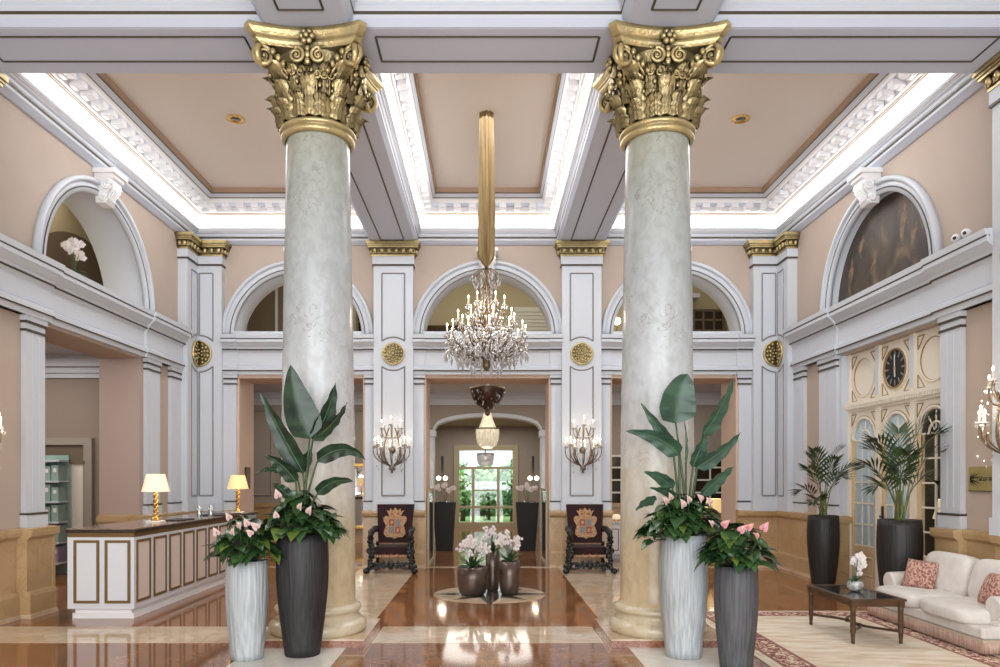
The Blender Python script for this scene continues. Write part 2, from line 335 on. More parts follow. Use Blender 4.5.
# ------------------------------------------------------------------ geometry
class MB:
    def __init__(s):
        s.v = []; s.f = []; s.m = []; s.sm = []
    def add(s, vs, fs, m=0, smooth=False, mp=None):
        o = len(s.v)
        s.v += [tuple(mp(*p)) for p in vs] if mp else [tuple(p) for p in vs]
        for f in fs:
            s.f.append([o + i for i in f]); s.m.append(m); s.sm.append(smooth)
        return s
    _k = 0
    def box(s, x0, x1, y0, y1, z0, z1, m=0, mp=None):
        MB._k += 1; e = 0.00012 * (MB._k % 7)      # keeps neighbouring faces from coinciding
        x0 -= e; x1 += e; y0 -= e; y1 += e; z1 += e
        vs = [(x0, y0, z0), (x1, y0, z0), (x1, y1, z0), (x0, y1, z0), (x0, y0, z1), (x1, y0, z1), (x1, y1, z1), (x0, y1, z1)]
        return s.add(vs, [(0, 3, 2, 1), (4, 5, 6, 7), (0, 1, 5, 4), (1, 2, 6, 5), (2, 3, 7, 6), (3, 0, 4, 7)], m, False, mp)
    def obox(s, c, ax, ay, az, m=0):
        """box with centre and three half-axis vectors"""
        c, ax, ay, az = map(Vector, (c, ax, ay, az))
        vs = [c + sx * ax + sy * ay + sz * az for sz in (-1, 1) for sy in (-1, 1) for sx in (-1, 1)]
        return s.add(vs, [(0, 2, 3, 1), (4, 5, 7, 6), (0, 1, 5, 4), (1, 3, 7, 5), (3, 2, 6, 7), (2, 0, 4, 6)], m)
    def extr(s, poly, fn0, fn1, m=0, caps=True, smooth=False):
        """extrude a 2D polygon between two placements fn(a,b)->xyz"""
        n = len(poly)
        vs = [fn0(*p) for p in poly] + [fn1(*p) for p in poly]
        fs = [(i, (i + 1) % n, n + (i + 1) % n, n + i) for i in range(n)]
        s.add(vs, fs, m, smooth)
        if caps: s.add(vs, [tuple(range(n))[::-1], tuple(range(n, 2 * n))], m, False)
        return s
    def lathe(s, prof, c=(0, 0, 0), n=32, m=0, smooth=True, cap=False, a0=0.0, a1=2 * pi, rmod=None, mp=None):
        full = abs(a1 - a0 - 2 * pi) < 1e-6
        k = n if full else n + 1
        vs = []
        for (r, z) in prof:
            for i in range(k):
                a = a0 + (a1 - a0) * i / n
                rr = r * (rmod(a, z) if rmod else 1)
                vs.append((c[0] + rr * cos(a), c[1] + rr * sin(a), c[2] + z))
        fs = []
        for j in range(len(prof) - 1):
            for i in range(n):
                a, b = j * k + i, j * k + (i + 1) % k
                fs.append((a, b, b + k, a + k))
        s.add(vs, fs, m, smooth, mp)
        if cap and full:
            o = (len(prof) - 1) * k
            s.add(vs, [tuple(range(k))[::-1], tuple(range(o, o + k))], m, False, mp)
        return s
    def tube(s, pts, r, n=6, m=0, cap=True, smooth=True):
        pts = [Vector(p) for p in pts]
        if not hasattr(r, '__len__'): r = [r] * len(pts)
        vs = []; ref = Vector((0.013, 0.021, 1.0)).normalized()
        t0 = (pts[1] - pts[0]).normalized()
        if abs(t0.dot(ref)) > 0.95: ref = Vector((1, 0.02, 0.01)).normalized()
        nrm = (ref - ref.dot(t0) * t0).normalized()
        for i, p in enumerate(pts):
            t = (pts[min(i + 1, len(pts) - 1)] - pts[max(i - 1, 0)])
            t = t.normalized() if t.length > 1e-9 else t0
            nn = nrm - nrm.dot(t) * t
            nrm = nn.normalized() if nn.length > 1e-6 else t.orthogonal().normalized()
            bn = t.cross(nrm)
            for k in range(n):
                a = 2 * pi * k / n
                vs.append(p + r[i] * (cos(a) * nrm + sin(a) * bn))
        fs = [(j * n + i, j * n + (i + 1) % n, (j + 1) * n + (i + 1) % n, (j + 1) * n + i) for j in range(len(pts) - 1) for i in range(n)]
        s.add(vs, fs, m, smooth)
        if cap:
            o = (len(pts) - 1) * n
            s.add(vs, [tuple(range(n))[::-1], tuple(range(o, o + n))], m, False)
        return s
    def ell(s, c, r, nu=12, nv=8, m=0, smooth=True, p=1.0):
        """ellipsoid; p<1 squares it off into a cushion-like superellipsoid"""
        if not hasattr(r, '__len__'): r = (r, r, r)
        sg = lambda v: (abs(v) ** p) * (1 if v >= 0 else -1)
        vs = []
        for j in range(nv + 1):
            b = -pi / 2 + pi * j / nv
            for i in range(nu):
                a = 2 * pi * i / nu
                vs.append((c[0] + r[0] * sg(cos(b)) * sg(cos(a)), c[1] + r[1] * sg(cos(b)) * sg(sin(a)), c[2] + r[2] * sg(sin(b))))
        fs = [(j * nu + i, j * nu + (i + 1) % nu, (j + 1) * nu + (i + 1) % nu, (j + 1) * nu + i) for j in range(nv) for i in range(nu)]
        return s.add(vs, fs, m, smooth)
    def octa(s, c, r, h, m=0, h2=None):
        x, y, z = c; h2 = h if h2 is None else h2
        return s.add([(x + r, y, z), (x, y + r, z), (x - r, y, z), (x, y - r, z), (x, y, z + h), (x, y, z - h2)],
                     [(0, 1, 4), (1, 2, 4), (2, 3, 4), (3, 0, 4), (1, 0, 5), (2, 1, 5), (3, 2, 5), (0, 3, 5)], m)
    def build(s, name, mats, parent=None, bevel=0.0, seg=2, sub=0, loc=None):
        if not isinstance(mats, (list, tuple)): mats = [mats]
        me = bpy.data.meshes.new(name)
        me.from_pydata(s.v, [], s.f)
        me.polygons.foreach_set('material_index', s.m)
        me.polygons.foreach_set('use_smooth', s.sm)
        for m in mats: me.materials.append(m)
        bm = bmesh.new(); bm.from_mesh(me)
        bmesh.ops.remove_doubles(bm, verts=bm.verts, dist=1e-5)
        bmesh.ops.recalc_face_normals(bm, faces=bm.faces)
        bm.to_mesh(me); bm.free(); me.update()
        o = bpy.data.objects.new(name, me); C.objects.link(o)
        if parent: o.parent = parent
        if loc: o.location = loc
        if bevel:
            b = o.modifiers.new('bev', 'BEVEL'); b.width = bevel; b.segments = seg; b.limit_method = 'ANGLE'; b.angle_limit = 0.6
            for p in me.polygons: p.use_smooth = True
            w = o.modifiers.new('wn', 'WEIGHTED_NORMAL'); w.keep_sharp = True
        if sub:
            d = o.modifiers.new('sub', 'SUBSURF'); d.levels = sub; d.render_levels = sub
        return o

def thing(name, label, cat, loc=(0, 0, 0), rotz=0.0, group=None):
    o = bpy.data.objects.new(name, None); C.objects.link(o)
    o.location = loc; o.rotation_euler = (0, 0, rotz); o.empty_display_size = 0.1
    o['label'] = label; o['category'] = cat
    if group: o['group'] = group
    return o
def tag(o, label, cat, group=None, kind=None):
    o['label'] = label; o['category'] = cat
    if group: o['group'] = group
    if kind: o['kind'] = kind
    return o
def struct(name, mb, m, parent=None, **k):
    o = mb.build(name, m, parent, **k)
    if parent is None: o['kind'] = 'structure'
    return o
def sroot(name):
    o = bpy.data.objects.new(name, None); C.objects.link(o); o['kind'] = 'structure'; return o
def dup(root, loc, rotz=None, label=None, scale=None):
    r = root.copy(); C.objects.link(r); r.location = loc
    if rotz is not None: r.rotation_euler = (0, 0, rotz)
    if scale: r.scale = scale
    if label: r['label'] = label
    for ch in list(root.children):
        c = ch.copy(); C.objects.link(c); c.parent = r
        for g in list(ch.children):
            d = g.copy(); C.objects.link(d); d.parent = c
    return r

def bez(p0, p1, p2, n):
    p0, p1, p2 = Vector(p0), Vector(p1), Vector(p2)
    return [(1 - t) ** 2 * p0 + 2 * t * (1 - t) * p1 + t * t * p2 for t in (i / n for i in range(n + 1))]
def bez3(p0, p1, p2, p3, n):
    p0, p1, p2, p3 = map(Vector, (p0, p1, p2, p3))
    return [(1 - t) ** 3 * p0 + 3 * t * (1 - t) ** 2 * p1 + 3 * t * t * (1 - t) * p2 + t ** 3 * p3 for t in (i / n for i in range(n + 1))]
# ------------------------------------------------------------------ room shell
YB, XW, TB = 13.16, 5.40, 0.78
ZS, ZC = 5.87, 6.68           # soffit of beams, coffer ceiling
mpB = lambda u, w, z: (u, YB - w, z)
mpL = lambda u, w, z: (-XW + w, u, z)
mpR = lambda u, w, z: (XW - w, u, z)
_tn = [0]
def trim(mb, m, **k):
    _tn[0] += 1
    return struct('trim_%d' % _tn[0], mb, m, **k)
def trim_root():
    _tn[0] += 1
    return sroot('trim_%d' % _tn[0])

def wprof(mb, mp, prof, u0, u1, m=0):
    mb.extr(prof, lambda w, z: mp(u0, w, z), lambda w, z: mp(u1, w, z), m)
def wline(mb, mp, pts, w, r, m=0):
    mb.tube([mp(u, w, z) for u, z in pts], r, 4, m, smooth=False)
def wring(mb, mp, cu, cz, r0, r1, w0, w1, m=0, n=40, a0=0.0, a1=pi):
    vs, fs = [], []
    for i in range(n + 1):
        a = a0 + (a1 - a0) * i / n
        for r, w in ((r0, w0), (r0, w1), (r1, w1), (r1, w0)):
            vs.append(mp(cu + r * cos(a), w, cz + r * sin(a)))
    for i in range(n):
        for k in range(4):
            fs.append((i * 4 + k, i * 4 + (k + 1) % 4, i * 4 + 4 + (k + 1) % 4, i * 4 + 4 + k))
    fs += [(0, 1, 2, 3), (n * 4, n * 4 + 1, n * 4 + 2, n * 4 + 3)]
    mb.add(vs, fs, m, True)
def warch(mb, mp, u0, u1, z0, z1, cu, r, depth, m=0, mi=1, n=32, spring=None):
    """wall panel u0..u1, z0..z1 with a half-round opening springing at z0 (plus its intrados)"""
    zs = z0 if spring is None else spring
    q = lambda p: mb.add([mp(*x) for x in p], [(0, 1, 2, 3)], m)
    if cu - r > u0: q([(u0, 0, z0), (cu - r, 0, z0), (cu - r, 0, z1), (u0, 0, z1)])
    if cu + r < u1: q([(cu + r, 0, z0), (u1, 0, z0), (u1, 0, z1), (cu + r, 0, z1)])
    for i in range(n):
        a, b = pi * i / n, pi * (i + 1) / n
        xa, za, xb, zb = cu + r * cos(a), zs + r * sin(a), cu + r * cos(b), zs + r * sin(b)
        q([(xa, 0, za), (xa, 0, z1), (xb, 0, z1), (xb, 0, zb)])
        mb.add([mp(xa, 0, za), mp(xb, 0, zb), mp(xb, -depth, zb), mp(xa, -depth, za)], [(0, 1, 2, 3)], mi, True)

ENT = 4.20
RA_B, RB_B = 1.17, 1.38       # arch radii, back wall
ARX = (-3.46, 0.0, 3.46)
CD = 10.03                    # centre of side-wall arches
RA_S, RB_S = 1.31, 1.50

# floor: one polished mesh, inlays a hair proud of the field
fl = MB()
fl.box(-10, 10, -2, 25, -0.15, 0, 0)
def inlay(x0, x1, y0, y1, m, z=0.0012):
    fl.box(x0, x1, y0, y1, -0.05, z, m)
inlay(-5.6, -2.30, 7.02, 7.80, 1); inlay(-1.13, 1.13, 7.02, 7.80, 1); inlay(2.30, 5.6, 7.02, 7.80, 1)
for s in (-1, 1):
    inlay(*sorted((s * 1.27, s * 2.25)), 7.95, 12.95, 1)
    inlay(*sorted((s * 1.34, s * 2.22)), 3.6, 6.84, 2)
inlay(-5.4, 5.4, 12.95, 13.16, 1)
# star medallion under the bronze pots
def disc(r, m, z, n=48, c=(0.03, 10.0)):
    fl.lathe([(r, -0.05), (r, z), (0, z)], (c[0], c[1], 0), n, m, False)
disc(1.02, 3, 0.0014); disc(0.97, 0, 0.0018); disc(0.78, 1, 0.0022)
for k in range(8):
    a = pi / 4 * k
    L_, w_ = (0.92, 0.13) if k % 2 == 0 else (0.7, 0.12)
    t = Vector((cos(a), sin(a), 0)); nrm = Vector((-sin(a), cos(a), 0)); o = Vector((0.03, 10.0, 0.0030))
    fl.add([o, o + t * 0.3 + nrm * w_, o + t * L_, o], [(0, 1, 2)], 4)
    fl.add([o, o + t * L_, o + t * 0.3 - nrm * w_, o], [(0, 1, 2)], 3)
fo = struct('floor', fl, [M['red'], M['cream'], M['palefl'], M['greyfl'], M['darkfl']])

# back wall
wb = MB()
for x0, x1 in ((-5.4, -4.56), (-2.24, -1.15), (1.15, 2.24), (4.56, 5.4)):
    wb.box(x0, x1, -TB, 0, 0, 3.47, 0, mpB)
wb.box(-5.4, 5.4, -TB, 0, 3.47, ENT + 0.10, 0, mpB)
for cx, (a, b) in zip(ARX, ((-5.4, -1.73), (-1.73, 1.73), (1.73, 5.4))):
    warch(wb, mpB, a, b, ENT + 0.0, 6.9, cx, RA_B + 0.02, 0.62, 0, 1)
struct('wall_back', wb, [M['pink'], M['white']])
# apricot linings of the openings
ap = MB()
for x0, x1 in ((-4.56, -2.24), (-1.15, 1.15), (2.24, 4.56)):
    ap.box(x0, x1, -TB - 0.01, 0.02, 3.44, 3.50, 0, mpB)
    ap.box(x0 - 0.01, x0 + 0.03, -TB - 0.01, 0.02, 0, 3.46, 0, mpB)
    ap.box(x1 - 0.03, x1 + 0.01, -TB - 0.01, 0.02, 0, 3.46, 0, mpB)
trim(ap, M['apricot'])

# side walls
for name, mp, (o0, o1) in (('wall_left', mpL, (8.70, 11.17)), ('wall_right', mpR, (8.45, 10.93))):
    w = MB()
    w.box(-2, o0, -0.62, 0, 0, 3.47, 0, mp)
    w.box(o1, YB + 0.2, -0.62, 0, 0, 3.47, 0, mp)
    w.box(-2, YB + 0.2, -0.62, 0, 3.47, ENT + 0.04, 0, mp)
    w.add([mp(u, 0, z) for u, z in ((-2, ENT), (7.4, ENT), (7.4, 6.9), (-2, 6.9))], [(0, 1, 2, 3)], 0)
    warch(w, mp, 7.4, YB, ENT, 6.9, CD, RA_S + 0.02, 0.62 if name == 'wall_left' else 0.16, 0, 1)
    struct(name, w, [M['pink'], M['white']])

# entablature with its jogs over the pilasters
def entab(mp, spans, jogs, m=('white', 'line', 'white2', 'pink')):
    e = MB()
    def run(u0, u1, dw):
        P = [(-0.02, 3.50), (0.07 + dw, 3.50), (0.07 + dw, 3.555), (0.10 + dw, 3.575), (0.10 + dw, 3.63), (0.06 + dw, 3.66), (0.06 + dw, 3.90),
             (0.10 + dw, 3.945), (0.11 + dw, 3.99), (0.17 + dw, 4.05), (0.20 + dw, 4.07), (0.20 + dw, 4.125), (0.215 + dw, 4.135), (0.225 + dw, ENT), (-0.02, ENT)]
        wprof(e, mp, P, u0, u1, 0)
        for w, z, r in ((0.105 + dw, 3.945, 0.013), (0.203 + dw, 4.128, 0.009), (0.095 + dw, 3.57, 0.012)):
            wline(e, mp, [(u0 - 0.0, z), (u1, z)], w, r, 1)
        wline(e, mp, [(u0, 3.665), (u1, 3.665)], 0.064 + dw, 0.006, 2)
    for u0, u1 in spans: run(u0, u1, 0.0)
    for u0, u1 in jogs: run(u0 + 0.006, u1 - 0.006, 0.032)
    return trim(e, [M['white'], M['line'], M['grey']])
entab(mpB, [(-4.81, -2.05), (-1.35, 1.35), (2.05, 4.81)], [(-4.81, -4.52), (-2.26, -2.05), (-1.35, -1.13), (1.13, 1.35), (2.05, 2.26), (4.52, 4.81)])
entab(mpL, [(-2, 6.85), (7.54, 12.56)], [(6.4, 6.85), (7.54, 8.78), (11.2, 12.56)])
entab(mpR, [(-2, 6.76), (7.45, 12.56)], [(6.4, 6.76), (7.45, 8.56), (10.95, 12.56)])

# arch mouldings, sills, keystones
def arch_trim(mp, cu, r0, r1, key=True):
    a = MB()
    wring(a, mp, cu, ENT, r0, r1, -0.02, 0.05, 0)
    wring(a, mp, cu, ENT, r1 - 0.055, r1 + 0.005, -0.02, 0.085, 0)
    wring(a, mp, cu, ENT, r0 + 0.052, r0 + 0.068, 0.045, 0.056, 1)
    wring(a, mp, cu, ENT, r1 - 0.075, r1 - 0.068, 0.045, 0.054, 2)
    a.box(cu - r0 - 0.02, cu + r0 + 0.02, -0.6 if r0 < 1.3 else -0.1, 0.04, ENT - 0.01, ENT + (0.09 if r0 < 1.3 else 0.03), 0, mp)
    o = trim(a, [M['white'], M['line'], M['grey']])
    if key:
        k = MB()
        zt, zb = ENT + r1 + 0.10, ENT + r0 - 0.10
        P = [(0, zt), (0.26, zt), (0.27, zt - 0.05), (0.22, zt - 0.07), (0.235, zt - 0.13), (0.215, zt - 0.2), (0.17, zt - 0.25), (0.135, zt - 0.31), (0.155, zt - 0.36), (0.13, zb), (0, zb)]
        def pl(u): return lambda w, z: mp(cu + u * (0.72 + 0.28 * (z - zb) / (zt - zb)), w, z)
        k.extr(P, pl(-0.15), pl(0.15), 0)
        for s in (-1, 1):
            for cz_, cw, r in ((zt - 0.15, 0.16, 0.075), (zb + 0.07, 0.10, 0.05)):
                pts = []
                for i in range(22):
                    t = i / 21; a_ = t * 4 * pi; rr = r * (1 - 0.8 * t)
                    pts.append(mp(cu + s * 0.155 * (0.72 + 0.28 * (cz_ - zb) / (zt - zb)), cw + rr * cos(a_), cz_ + rr * sin(a_)))
                k.tube(pts, 0.016, 5, 0)
        for i in range(5):
            u = -0.1 + 0.05 * i
            k.tube([mp(cu + u, 0.24, zt - 0.09), mp(cu + u * 0.9, 0.235, zt - 0.2), mp(cu + u * 0.8, 0.16, zt - 0.3), mp(cu + u * 0.7, 0.165, zb + 0.04)], 0.014, 5, 0)
        k.box(cu - 0.19, cu + 0.19, 0, 0.30, zt, zt + 0.06, 0, mp)
        k.build('keystone', [M['white2']], o)
    return o
for cx in ARX: arch_trim(mpB, cx, RA_B, RB_B)
arch_trim(mpL, CD, RA_S, RB_S); arch_trim(mpR, CD, RA_S, RB_S)

# lower small pilasters
def small_pil(mp, u0, u1, base=1.02):
    p = MB(); w = 0.06; f = 0.022
    p.box(u0, u1, -0.02, w, base, 3.52, 0, mp)
    p.box(u0 - f, u1 + f, -0.02, w + f, 3.44, 3.52, 0, mp)
    for z in (3.425, 3.33):
        p.box(u0 - f * 0.6, u1 + f * 0.6, -0.02, w + 0.016, z - 0.014, z + 0.014, 1, mp)
    p.box(u0 - f, u1 + f, -0.02, w + f, base, base + 0.16, 0, mp)
    p.box(u0 - f, u1 + f, -0.02, w + f + 0.006, base + 0.16, base + 0.185, 1, mp)
    for i in range(1, 3):
        u = u0 + (u1 - u0) * i / 3
        p.box(u - 0.004, u + 0.004, 0, w + 0.004, base + 0.25, 3.3, 2, mp)
    trim(p, [M['white'], M['line'], M['grey']])
for a, b in ((-4.80, -4.57), (-2.23, -2.06), (-1.35, -1.16)):
    small_pil(mpB, a, b); small_pil(mpB, -b, -a)
for a, b in ((8.33, 8.69), (11.3, 11.74), (12.17, 12.55)): small_pil(mpL, a, b)
for a, b in ((8.13, 8.49), (11.03, 11.60), (12.17, 12.53)): small_pil(mpR, a, b)

# marble dado
def dado(mp, u0, u1, w=0.14, z=1.04):
    d = MB()
    P = [(-0.02, 0), (w + 0.04, 0), (w + 0.04, 0.26), (w + 0.03, 0.30), (w, 0.31), (w, z - 0.14), (w + 0.02, z - 0.12), (w + 0.05, z - 0.10), (w + 0.06, z - 0.05), (w + 0.06, z - 0.01), (-0.02, z)]
    wprof(d, mp, P, u0, u1, 0)
    d.box(u0 - 0.004, u1 + 0.004, 0, w + 0.052, 0, 0.05, 1, mp)
    trim(d, [M['ochre'], M['cream']])
for a, b in ((-5.4, -4.53), (-2.26, -1.13), (1.13, 2.26), (4.53, 5.4)): dado(mpB, a, b, 0.11)
for a, b in ((-2.06, -1.34), (1.34, 2.06)): dado(mpB, a, b, 0.20)
dado(mpL, 6.82, 7.57, 0.13); dado(mpR, 6.73, 7.48, 0.13)
dado(mpL, -2, 8.22, 0.02); dado(mpL, 8.22, 8.72, 0.14); dado(mpL, 11.15, YB, 0.14)
dado(mpR, -2, 8.04, 0.04); dado(mpR, 8.04, 8.47, 0.14); dado(mpR, 10.92, YB, 0.14)
dd = MB()
for mp, u, s in ((mpL, 11.17, -1), (mpR, 10.93, -1), (mpL, 8.70, 1)):
    dd.box(*sorted((u, u + s * 0.05)), -0.62, 0.15, 0, 1.04, 0, mp)
    dd.box(*sorted((u, u + s * 0.09)), -0.62, 0.18, 0.94, 1.03, 0, mp)
trim(dd, M['ochre'])

# big pilasters with gilded caps and rosettes
def offpath(pts, d): return pts
def big_pil(mp, u0, u1, fold=None):
    """fold: None, or 'lo'/'hi' when that edge is the inner corner and the panel and rosette wrap round it"""
    r = trim_root()
    p = MB(); w = 0.17
    uc = (u0 + u1) / 2 if fold is None else (u0 + 0.02 if fold == 'lo' else u1 - 0.02)
    p.box(u0, u1, -0.02, w, 1.02, 5.64, 0, mp)
    f = 0.02
    lo = u0 - (0 if fold == 'lo' else f); hi = u1 + (0 if fold == 'hi' else f)
    p.box(lo, hi, -0.02, w + f, 1.02, 1.20, 0, mp)
    p.box(lo, hi, -0.02, w + f, 5.47, 5.64, 0, mp)
    p.box(lo, hi, -0.02, w + f + 0.004, 5.445, 5.472, 1, mp)
    p.build('shaft', [M['white'], M['line']], r)
    l = MB()
    def frame(hw, g, rad, m):
        zt, zb = 5.31 - g, 1.30 + g
        R_ = (0.30 if fold is None else 0.33) + g
        zc = 3.86
        if fold: hw += 0.05
        us = [-hw, hw] if fold is None else ([0.01 + g, hw] if fold == 'lo' else [-hw, -0.01 - g])
        arc_hi = [(x, zc + sqrt(max(R_ ** 2 - x * x * 0.9, 0.0025))) for x in [us[0] + (us[1] - us[0]) * i / 14 for i in range(15)]]
        arc_lo = [(x, zc - sqrt(max(R_ ** 2 - x * x * 0.9, 0.0025))) for x in [us[0] + (us[1] - us[0]) * i / 14 for i in range(15)]]
        up = [(us[0], arc_hi[0][1])] + arc_hi + [(us[1], zt), (us[0], zt), (us[0], arc_hi[0][1])]
        dn = [(us[0], arc_lo[0][1])] + arc_lo + [(us[1], zb), (us[0], zb), (us[0], arc_lo[0][1])]
        for path in (up[1:], dn[1:]):
            for a, b in zip(path, path[1:]):
                if abs(a[0] - b[0]) + abs(a[1] - b[1]) > 1e-4:
                    wline(l, mp, [(uc + a[0], a[1]), (uc + b[0], b[1])], w, rad, m)
    frame(0.205, 0.0, 0.014, 0); frame(0.168, 0.04, 0.006, 1)
    l.build('panel_moulding', [M['lineg'], M['grey']], r)
    # cap
    g = MB()
    def ring(du, dw, z0, z1):
        g.box(u0 - (0 if fold == 'lo' else du), u1 + (0 if fold == 'hi' else du), -0.02, w + dw, z0, z1, 0, mp)
    ring(0.03, 0.03, 5.615, 5.645); ring(0.02, 0.02, 5.645, 5.66); ring(0.045, 0.045, 5.66, 5.755)
    ring(0.09, 0.09, 5.755, 5.79); ring(0.105, 0.105, 5.79, 5.82); ring(0.125, 0.125, 5.82, 5.875)
    n = 6 if fold is None else 4
    for i in range(n):
        t = (i + 0.5) / n
        c = mp(u0 - 0.03 + (u1 - u0 + 0.06) * t, w + 0.055, 5.705)
        g.ell(c, (0.038, 0.038, 0.048), 8, 6, 0)
    for i in range(n + 1):
        t = i / n
        c = mp(u0 - 0.03 + (u1 - u0 + 0.06) * t, w + 0.05, 5.70)
        g.octa(c, 0.018, 0.045, 0)
    if fold != 'lo':
        for i in range(2): g.ell(mp(u0 - 0.05, 0.05 + 0.09 * i, 5.705), (0.038, 0.038, 0.048), 8, 6, 0)
    if fold != 'hi':
        for i in range(2): g.ell(mp(u1 + 0.05, 0.05 + 0.09 * i, 5.705), (0.038, 0.038, 0.048), 8, 6, 0)
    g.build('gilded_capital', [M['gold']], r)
    # rosette
    q = MB(); a0, a1 = (0, 2 * pi) if fold is None else ((-pi / 2, pi / 2) if fold == 'lo' else (pi / 2, 3 * pi / 2))
    zc, R_ = 3.86, (0.205 if fold is None else 0.24)
    mq = lambda x, y, z: mp(uc + x, w + z, zc + y)
    q.lathe([(R_, 0), (R_, 0.03), (R_ - 0.02, 0.038), (R_ - 0.035, 0.022), (0, 0.02)], (0, 0, 0), 40 if fold is None else 20, 0, True, a0=a0, a1=a1, mp=mq)
    def inside(a): return fold is None or (cos(a) > 0.02 if fold == 'lo' else cos(a) < -0.02)
    for R2, nn, rr in ((0.15, 14, 0.024), (0.105, 10, 0.022), (0.06, 7, 0.02)):
        R2 *= R_ / 0.205; rr *= R_ / 0.205
        for i in range(nn):
            a = 2 * pi * (i + 0.5) / nn
            if inside(a):
                c = mq(R2 * cos(a), R2 * sin(a), 0.026); q.ell(c, (rr, rr, rr), 7, 5, 0)
    q.ell(mq(0.0 if fold is None else (0.02 if fold == 'lo' else -0.02), 0, 0.03), 0.026, 8, 6, 0)
    q.build('gilt_rosette', [M['gold']], r)
for s in (-1, 1): big_pil(mpB, s * 1.70 - 0.355, s * 1.70 + 0.355)
big_pil(mpB, -5.23, -4.80, 'lo'); big_pil(mpB, 4.80, 5.23, 'hi')
for mp in (mpL, mpR):
    big_pil(mp, 12.55, 12.99, 'hi')
    big_pil(mp, *((6.84, 7.55) if mp is mpL else (6.75, 7.46)))

# ------------------------------------------------------------------ beams, coffers, coves
bm_ = MB()
def soffit_frame(mb, x0, x1, y0, y1, r=0.012):
    z = ZS - 0.001
    for a, b in (((x0, y0), (x1, y0)), ((x1, y0), (x1, y1)), ((x1, y1), (x0, y1)), ((x0, y1), (x0, y0))):
        mb.tube([(a[0], a[1], z), (b[0], b[1], z)], r, 4, 1, smooth=False)
bm_.box(-5.45, 5.45, 6.83, 7.56, ZS, 6.95, 0)
for x0, x1 in ((-4.95, -2.35), (-1.08, 1.08), (2.35, 4.95)): soffit_frame(bm_, x0, x1, 6.95, 7.36)
trim(bm_, [M['grey'], M['line']])
for s in (-1, 1):
    for y0, y1, f0, f1 in ((-1.5, 6.83, -1, 6.55), (7.56, YB, 7.9, 12.85)):
        b = MB()
        b.box(s * 1.70 - 0.365, s * 1.70 + 0.365, y0, y1, ZS, 6.95, 0)
        soffit_frame(b, s * 1.70 - 0.205, s * 1.70 + 0.205, f0, f1)
        trim(b, [M['grey'], M['line']])

COVE = [((0.0, 5.872), (0.03, 5.872), 5), ((0.03, 5.872), (0.105, 5.925), 5), ((0.105, 5.925), (0.11, 5.955), 0), ((0.11, 5.955), (0.116, 5.985), 1),
        ((0.116, 5.985), (0.13, 6.0), 0), ((0.13, 6.0), (0.135, 6.03), 0), ((0.135, 6.03), (0.16, 6.045), 5), ((0.16, 6.045), (0.175, 6.075), 0), ((0.175, 6.075), (0.20, 6.085), 0), ((0.20, 6.085), (0.20, 6.125), 0),
        ((0.20, 6.125), (0.185, 6.125), 0), ((0.185, 6.125), (0.185, 6.07), 3), ((0.185, 6.07), (0.06, 6.07), 3), ((0.06, 6.07), (0.06, 6.14), 3),
        ((0.06, 6.14), (0.09, 6.22), 3), ((0.09, 6.22), (0.16, 6.285), 3), ((0.16, 6.285), (0.215, 6.307), 3), ((0.215, 6.307), (0.23, 6.312), 2), ((0.23, 6.312), (0.26, 6.32), 3), ((0.26, 6.32), (0.262, 6.332), 2),
        ((0.262, 6.332), (0.275, 6.345), 3), ((0.275, 6.345), (0.277, 6.357), 2), ((0.277, 6.357), (0.31, 6.37), 3), ((0.31, 6.37), (0.31, 6.46), 3),
        ((0.31, 6.46), (0.49, 6.46), 5), ((0.49, 6.46), (0.49, 6.51), 3), ((0.49, 6.51), (0.515, 6.53), 3), ((0.515, 6.53), (0.52, 6.545), 1),  # grey soffit face stands for the shade between modillion blocks
        ((0.52, 6.545), (0.575, 6.59), 0), ((0.575, 6.59), (0.58, 6.605), 1), ((0.58, 6.605), (0.60, 6.61), 4), ((0.60, 6.61), (0.62, ZC), 4)]
